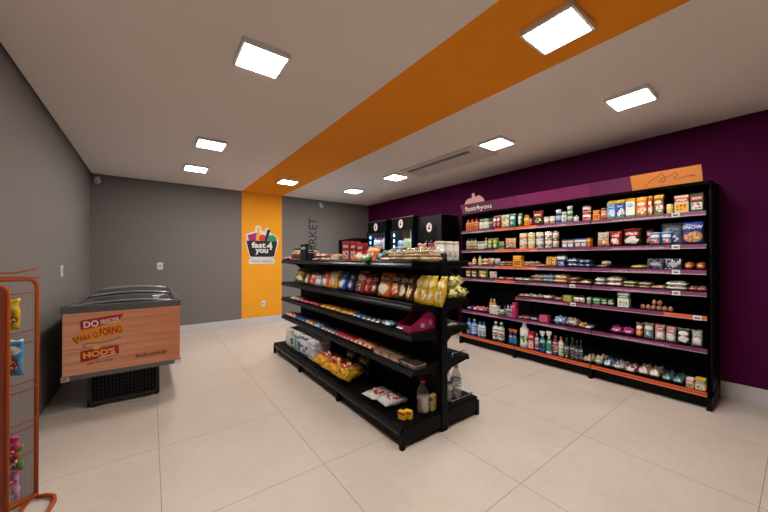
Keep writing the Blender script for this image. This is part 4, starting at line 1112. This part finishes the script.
# ---------------------------------------------------------------- refrigerators and black cabinets
def emb_disc(parent, x, y, z, s=1.25):
    b = MB(); b.prism([(y + .055 * s * cos(k * pi / 8), z + .07 * s * sin(k * pi / 8)) for k in range(16)], x, x + .003, 'x')
    b.build('round_badge', M_signw, parent)
    b = MB(); b.prism([(y - .018 * s, z - .028 * s), (y + .018 * s, z - .028 * s), (y + .026 * s, z + .004 * s), (y - .026 * s, z + .004 * s)], x - .002, x, 'x'); b.prism([(y - .03 * s, z + .016 * s), (y + .03 * s, z + .016 * s), (y + .01 * s, z + .045 * s), (y - .02 * s, z + .04 * s)], x - .002, x, 'x', 1)
    b.build('badge_print', [M_basket, mat('badge_pink', (.7, .2, .15), .4)], parent)
M_cold = mat('cold_led', (.8, .9, 1), .4, emit=(.18, .52, 1), es=9)
M_coldfill = mat('cold_fill_glow', (.8, .9, 1), .4, emit=(.30, .65, 1), es=45)  # strong bluish glow for the fill lights added inside the fridges
M_backl = mat('fridge_liner', (.35, .5, .65), .4)
def fridge(y0, y1, lb):
    X0, X1, Zt_ = 4.05, XR - .02, 2.225
    O = Vector((4.3, (y0 + y1) / 2, 0)); t = tag(empty('display_fridge', O), lb, 'fridge', 'upright drinks fridges')
    def add(n, b, m): o = b.build(n, m, t); o.location = -O; return o
    b = MB(); b.box(X0, X1, y0, y0 + .035, .05, Zt_, .004); b.box(X0, X1, y1 - .035, y1, .05, Zt_, .004); b.box(X0, X1, y0 + .035, y1 - .035, Zt_ - .03, Zt_); b.box(X0, X1, y0 + .035, y1 - .035, .05, .30)
    b.box(X0, X0 + .03, y0, y1, 2.02 - .03, Zt_, .003)
    add('cabinet', b, M_black)
    add('back_liner', MB().box(X1 - .03, X1, y0 + .035, y1 - .035, .3, 2.19), M_backl)
    b = MB()
    for k in range(10): b.box(X0 + .02, X0 + .032, y1 - .075, y1 - .050, 1.88 - k * .12 - .04, 1.88 - k * .12 + .04 - .02, .003)
    add('light_strip', b, M_cold)
    add('ceiling_fill_light', MB().box(X0 + .06, X0 + .16, y0 + .06, y1 - .10, 2.0, 2.012), M_coldfill)  # added fill light, made large to brighten the fridge interior
    add('added_fill_bar', MB().box(X0 + .012, X0 + .022, y0 + .042, y0 + .052, .5, 1.95), M_coldfill)  # extra glowing bar added on the near side to light the interior
    for z in (.6, .95, 1.28, 1.62): add('shelf', MB().box(X0 + .06, X1 - .04, y0 + .04, y1 - .04, z - .012, z, .002), M_white_metal)
    b = MB()
    for x0_, x1_, z0_, z1_ in ((y0, y0 + .04, .3, 1.99), (y1 - .04, y1, .3, 1.99)): b.box(X0 - .03, X0 - .002, x0_, x1_, z0_, z1_, .004)
    b.box(X0 - .03, X0 - .002, y0 + .04, y1 - .04, 1.95, 1.99); b.box(X0 - .03, X0 - .002, y0 + .04, y1 - .04, .3, .35)
    d = add('door_frame', b, M_black)
    g_ = MB().box(X0 - .018, X0 - .012, y0 + .04, y1 - .04, .35, 1.95).build('glass_pane', M_glass, d)
    MB().tube([(X0 - .03, y0 + .02, .9), (X0 - .055, y0 + .02, .93), (X0 - .055, y0 + .02, 1.47), (X0 - .03, y0 + .02, 1.5)], .008).build('handle', M_chrome, d)
    add('top_trim', MB().box(X0 - .006, X0, y0, y1, 2.205, 2.22), M_chrome)
    emb_disc(add('badge_plate', MB().box(X0 - .004, X0 + .002, y1 - .40, y1 - .24, 2.00, 2.17), M_black), X0 - .010, y1 - .32, 2.09)
    return X0, X1
F2 = (4.478, 5.18); F1 = (5.345, 6.06)
fridge(F2[0], F2[1], 'right drinks fridge with bluish lit glass door by the purple wall')
fridge(F1[0], F1[1], 'left drinks fridge with bluish lit glass door, farthest along purple wall')
def drinks(y0, y1, z, items, place):
    n = len(items); sl = (y1 - y0 - .14) / n
    for i, (kd, h, cc, nm, body) in enumerate(items):
        fn, style, cat, oname = KIND[kd]; _seed[0] += 1
        kw = {'body': body} if body and kd == 'bottle' else {}
        o = fn(sl * .86, sl * .86, h, printed(cc[0], cc[1], cc[2], style, _seed[0]), _seed[0], **kw); o.name = oname
        o.location = (4.17, y1 - .09 - sl * (i + .5), z + .002); o.rotation_euler = (0, 0, -pi / 2)
        tag(o, nm + ', ' + (ORD[i] if i < n - 1 else 'last') + ' from left, ' + place, cat, 'drinks ' + place)
W3 = ('4088d0', Wh, Bl)
for (ya, yb2), nm in ((F1, 'left fridge'), (F2, 'right fridge')):
    L = nm == 'left fridge'
    drinks(ya, yb2, 1.62, [('bottle', .24, W3, 'blue drink bottle', None), ('bottle', .22, ('40a0c8', Wh, Te), 'blue drink bottle', None), ('bottle', .23, (Br, Or, Cr), 'brown drink bottle', None), ('bottle', .25, ('70b0e0', Wh, Lb), 'pale drink bottle', None), ('bottle', .27, ('70b0e0', Lb, Wh), 'pale drink bottle', None)] if L else
           [('can', .13, (Wh, Lb, Gy), 'white yogurt pot', None), ('can', .12, (Wh, Gy, Lb), 'white yogurt pot', None), ('box', .17, ('d8d878', Wh, Ye), 'pale yellow carton', None), ('box', .17, ('d0d060', Wh, Gr), 'pale yellow carton', None), ('box', .16, (Wh, 'd8c0c8', Pk), 'white carton', None)], 'on top shelf of ' + nm)
    for zz, pl in ((1.28, 'second'), (.95, 'third'), (.6, 'fourth')):
        drinks(ya, yb2, zz, [('bottle', .24, ('203048', Lb, Wh) if k % 2 else ('405878', Wh, Bl), 'dark drink bottle' if k % 2 else 'bluish drink bottle', None) for k in range(6)], 'on %s shelf of %s' % (pl, nm))
# black cabinet nearest
cb = tag(empty('tall_black_cabinet', (4.37, 4.155, 0)), 'tall black closed cabinet with round badge between fridges and wall shelving', 'cabinet')
CO = Vector((4.37, 4.155, 0))
b = MB(); x0, x1, y0, y1 = 4.143, XR - .015, 3.853, 4.455
b.box(x0 + .02, x1, y0, y1, .03, 2.18, .004)
b.build('body', M_black, cb).location = -CO
b = MB(); b.box(x0, x0 + .02, y0, y0 + .10, .03, 2.18, .003); b.box(x0, x0 + .02, y1 - .10, y1, .03, 2.18, .003); b.box(x0, x0 + .02, y0 + .10, y1 - .10, 1.98, 2.18); b.box(x0, x0 + .02, y0 + .10, y1 - .10, .03, .3)
b.build('front_frame', mat('cabinet_black', (.010, .010, .011), .4, spec=.3), cb).location = -CO
dr = MB().box(x0 + .008, x0 + .02, y0 + .10, y1 - .10, .3, 1.98).build('door', M_black2, cb); dr.location = -CO
for y in (4.10, 4.22): MB().tube([(x0 + .01, y, 1.35), (x0 - .02, y, 1.37), (x0 - .02, y, 1.70), (x0 + .01, y, 1.72)], .012).build('handle', mat('handle_grey', (.12, .11, .11), .35), dr)
bd = MB().box(x0 + .003, x0 + .009, 4.11, 4.20, 1.92, 2.02).build('badge_plate', M_black, cb); bd.location = -CO; emb_disc(bd, x0 - .002, 4.155, 1.965)
cc_ = tag(empty('corner_cabinet', (4.0, 6.55, 0)), 'black cabinet standing against the back wall left of the fridges', 'cabinet')
b = MB(); b.box(-.30, .30, -.22, .285, .04, 1.84, .005); b.build('body', M_black, cc_)
b = MB(); b.box(-.12, .30, -.21, .285, 1.84, 1.875, .004); b.build('raised_top', M_black, cc_)
MB().box(-.27, .27, -.232, -.22, .1, 1.75, .004).build('door', M_black2, cc_)
MB().box(-.22, -.20, -.25, -.232, .9, 1.2, .004).build('handle', M_chrome, cc_)

# ---------------------------------------------------------------- orange candy rack (left edge)
orr = tag(empty('candy_rack', (-.66, 2.45, 0)), 'orange metal candy display rack with hooks at the left edge', 'display rack')
OO = Vector((-.66, 2.45, 0))
def ob(name, b, m, parent=None):
    o = b.build(name, m, parent or orr)
    if parent is None: o.location = -OO
    return o
dirv = Vector((-.807, -.59, 0)).normalized()
A0 = Vector((-.535, 2.672, 0)); Ln = .275
def fr(P, top, rad, r, n=5, L=Ln, z0=.02):
    """inverted-U tube frame from P along dirv"""
    Q = P + dirv * L
    pts = [P + Vector((0, 0, z0)), P + Vector((0, 0, top - rad))]
    for k in range(1, n + 1): a_ = k / n * pi / 2; pts.append(P + dirv * (rad * (1 - cos(a_))) + Vector((0, 0, top - rad + rad * sin(a_))))
    for k in range(0, n + 1): a_ = k / n * pi / 2; pts.append(Q - dirv * (rad * (1 - sin(a_))) + Vector((0, 0, top - rad + rad * cos(a_))))
    pts += [Q + Vector((0, 0, top - rad)), Q + Vector((0, 0, z0))]
    return pts
ob('rear_frame', MB().tube(fr(A0, 1.285, .05, .016, L=.24), .0115, 10), M_orange_metal)
nrm = Vector((.59, -.807, 0))
def slab(P, L, z0, z1, th):
    b = MB(); a_, q = P + dirv * .01, P + dirv * (L - .01)
    pts = [(a_.x, a_.y), (q.x, q.y), (q.x + nrm.x * th, q.y + nrm.y * th), (a_.x + nrm.x * th, a_.y + nrm.y * th)]
    b.prism(pts, z0, z1, 'z'); return b
def perf():
    m = mat('perforated_grey_panel', (.42, .38, .37), .5); g = NT(m)
    pos = g.n.new('ShaderNodeNewGeometry').outputs['Position']; s = g.sep(pos)
    a_ = g.math('FRACT', g.math('MULTIPLY', g.math('ADD', s[0], g.math('MULTIPLY', s[1], .73)), 60)); c_ = g.math('FRACT', g.math('MULTIPLY', s[2], 80))
    k = g.math('MULTIPLY', g.between(a_, .3, .7), g.between(c_, .3, .7))
    g.put(g.b.inputs['Base Color'], g.mix(k, lin((.27, .24, .235)), lin((.14, .125, .12)))); return m
ob('back_board', slab(A0, .24, .05, 1.27, .004), perf())
P2 = Vector((-.557, 2.30, 0))
ob('front_frame', MB().tube(fr(P2, 1.275, .05, .014, L=.20), .010, 10), M_orange_metal)
ob('front_board', slab(P2, .20, .05, 1.265, .005), M_red_panel)
foot = [A0 + Vector((0, 0, .016)), Vector((-.49, 2.655, .016)), Vector((-.452, 2.62, .016)), Vector((-.440, 2.56, .016)), Vector((-.452, 2.47, .016)), Vector((-.50, 2.36, .016)), P2 + Vector((0, 0, .016))]
ob('foot_loop', MB().tube(foot, .011, 10), M_orange_metal)
ob('base_rail', MB().tube([A0 + Vector((0, 0, .03)), A0 + dirv * .24 + Vector((0, 0, .03))], .016, 8), M_orange_metal)
ob('base_rail', MB().tube([A0 + Vector((-.03, -.01, .016)), P2 + Vector((-.03, .01, .016))], .012, 8), M_orange_metal)
for k, (dz, dy) in enumerate(((1.30, 0), (1.325, -.03))):
    ob('top_wire', MB().tube([(-.76, 2.55 + dy, dz), (-.60, 2.62 + dy, dz - .005), (-.52, 2.66 + dy, dz - .012 + .03 * k)], .005, 6), M_orange_metal)
hooks = [1.20, .985, .92, .70, .655, .475, .44, .30]
for z in hooks:
    s0 = A0 + dirv * .14 + nrm * .005; d2 = (Vector((-.555, 2.62, 0)) - Vector((s0.x, s0.y, 0)))
    base = Vector((s0.x, s0.y, z))
    ob('hook', MB().tube([base, base + Vector((.05, .0, .004)), base + Vector((.115, .045, .010)), base + Vector((.122, .05, .03))], .0028, 6), M_orange_metal)
def cbag(px, z, lb, cols, seed, w_, h):
    # hangs from a hook just in front of the board
    y = 2.50; x = y * tan(YAW + atan((px - 3.5 - 384) / F_PX))
    lyingbag('candy_bag', lb, x, y, z, w_, h, .03, cols, seed, (0, 0, -.45), cat='candy bag')
cbag(14.5, 1.105, 'yellow candy bag hanging from top hook of the orange rack', (Ye, 'f0d848', Br), 401, .085, .16)
cbag(17, .875, 'light blue candy bag hanging on the orange rack', ('4098c8', Wh, Rd), 402, .095, .19)
cbag(15, .40, 'pink candy bag hanging low on the orange rack', (Pk, 'e060a0', Rd), 403, .08, .12)
cbag(18.5, .345, 'green and orange candy bag hanging low on the orange rack', ('588838', Or, Rd), 404, .08, .13)
cbag(14.5, .20, 'pale pink candy bag hanging lowest on the orange rack', ('c890b0', Pk, Wh), 405, .09, .15)
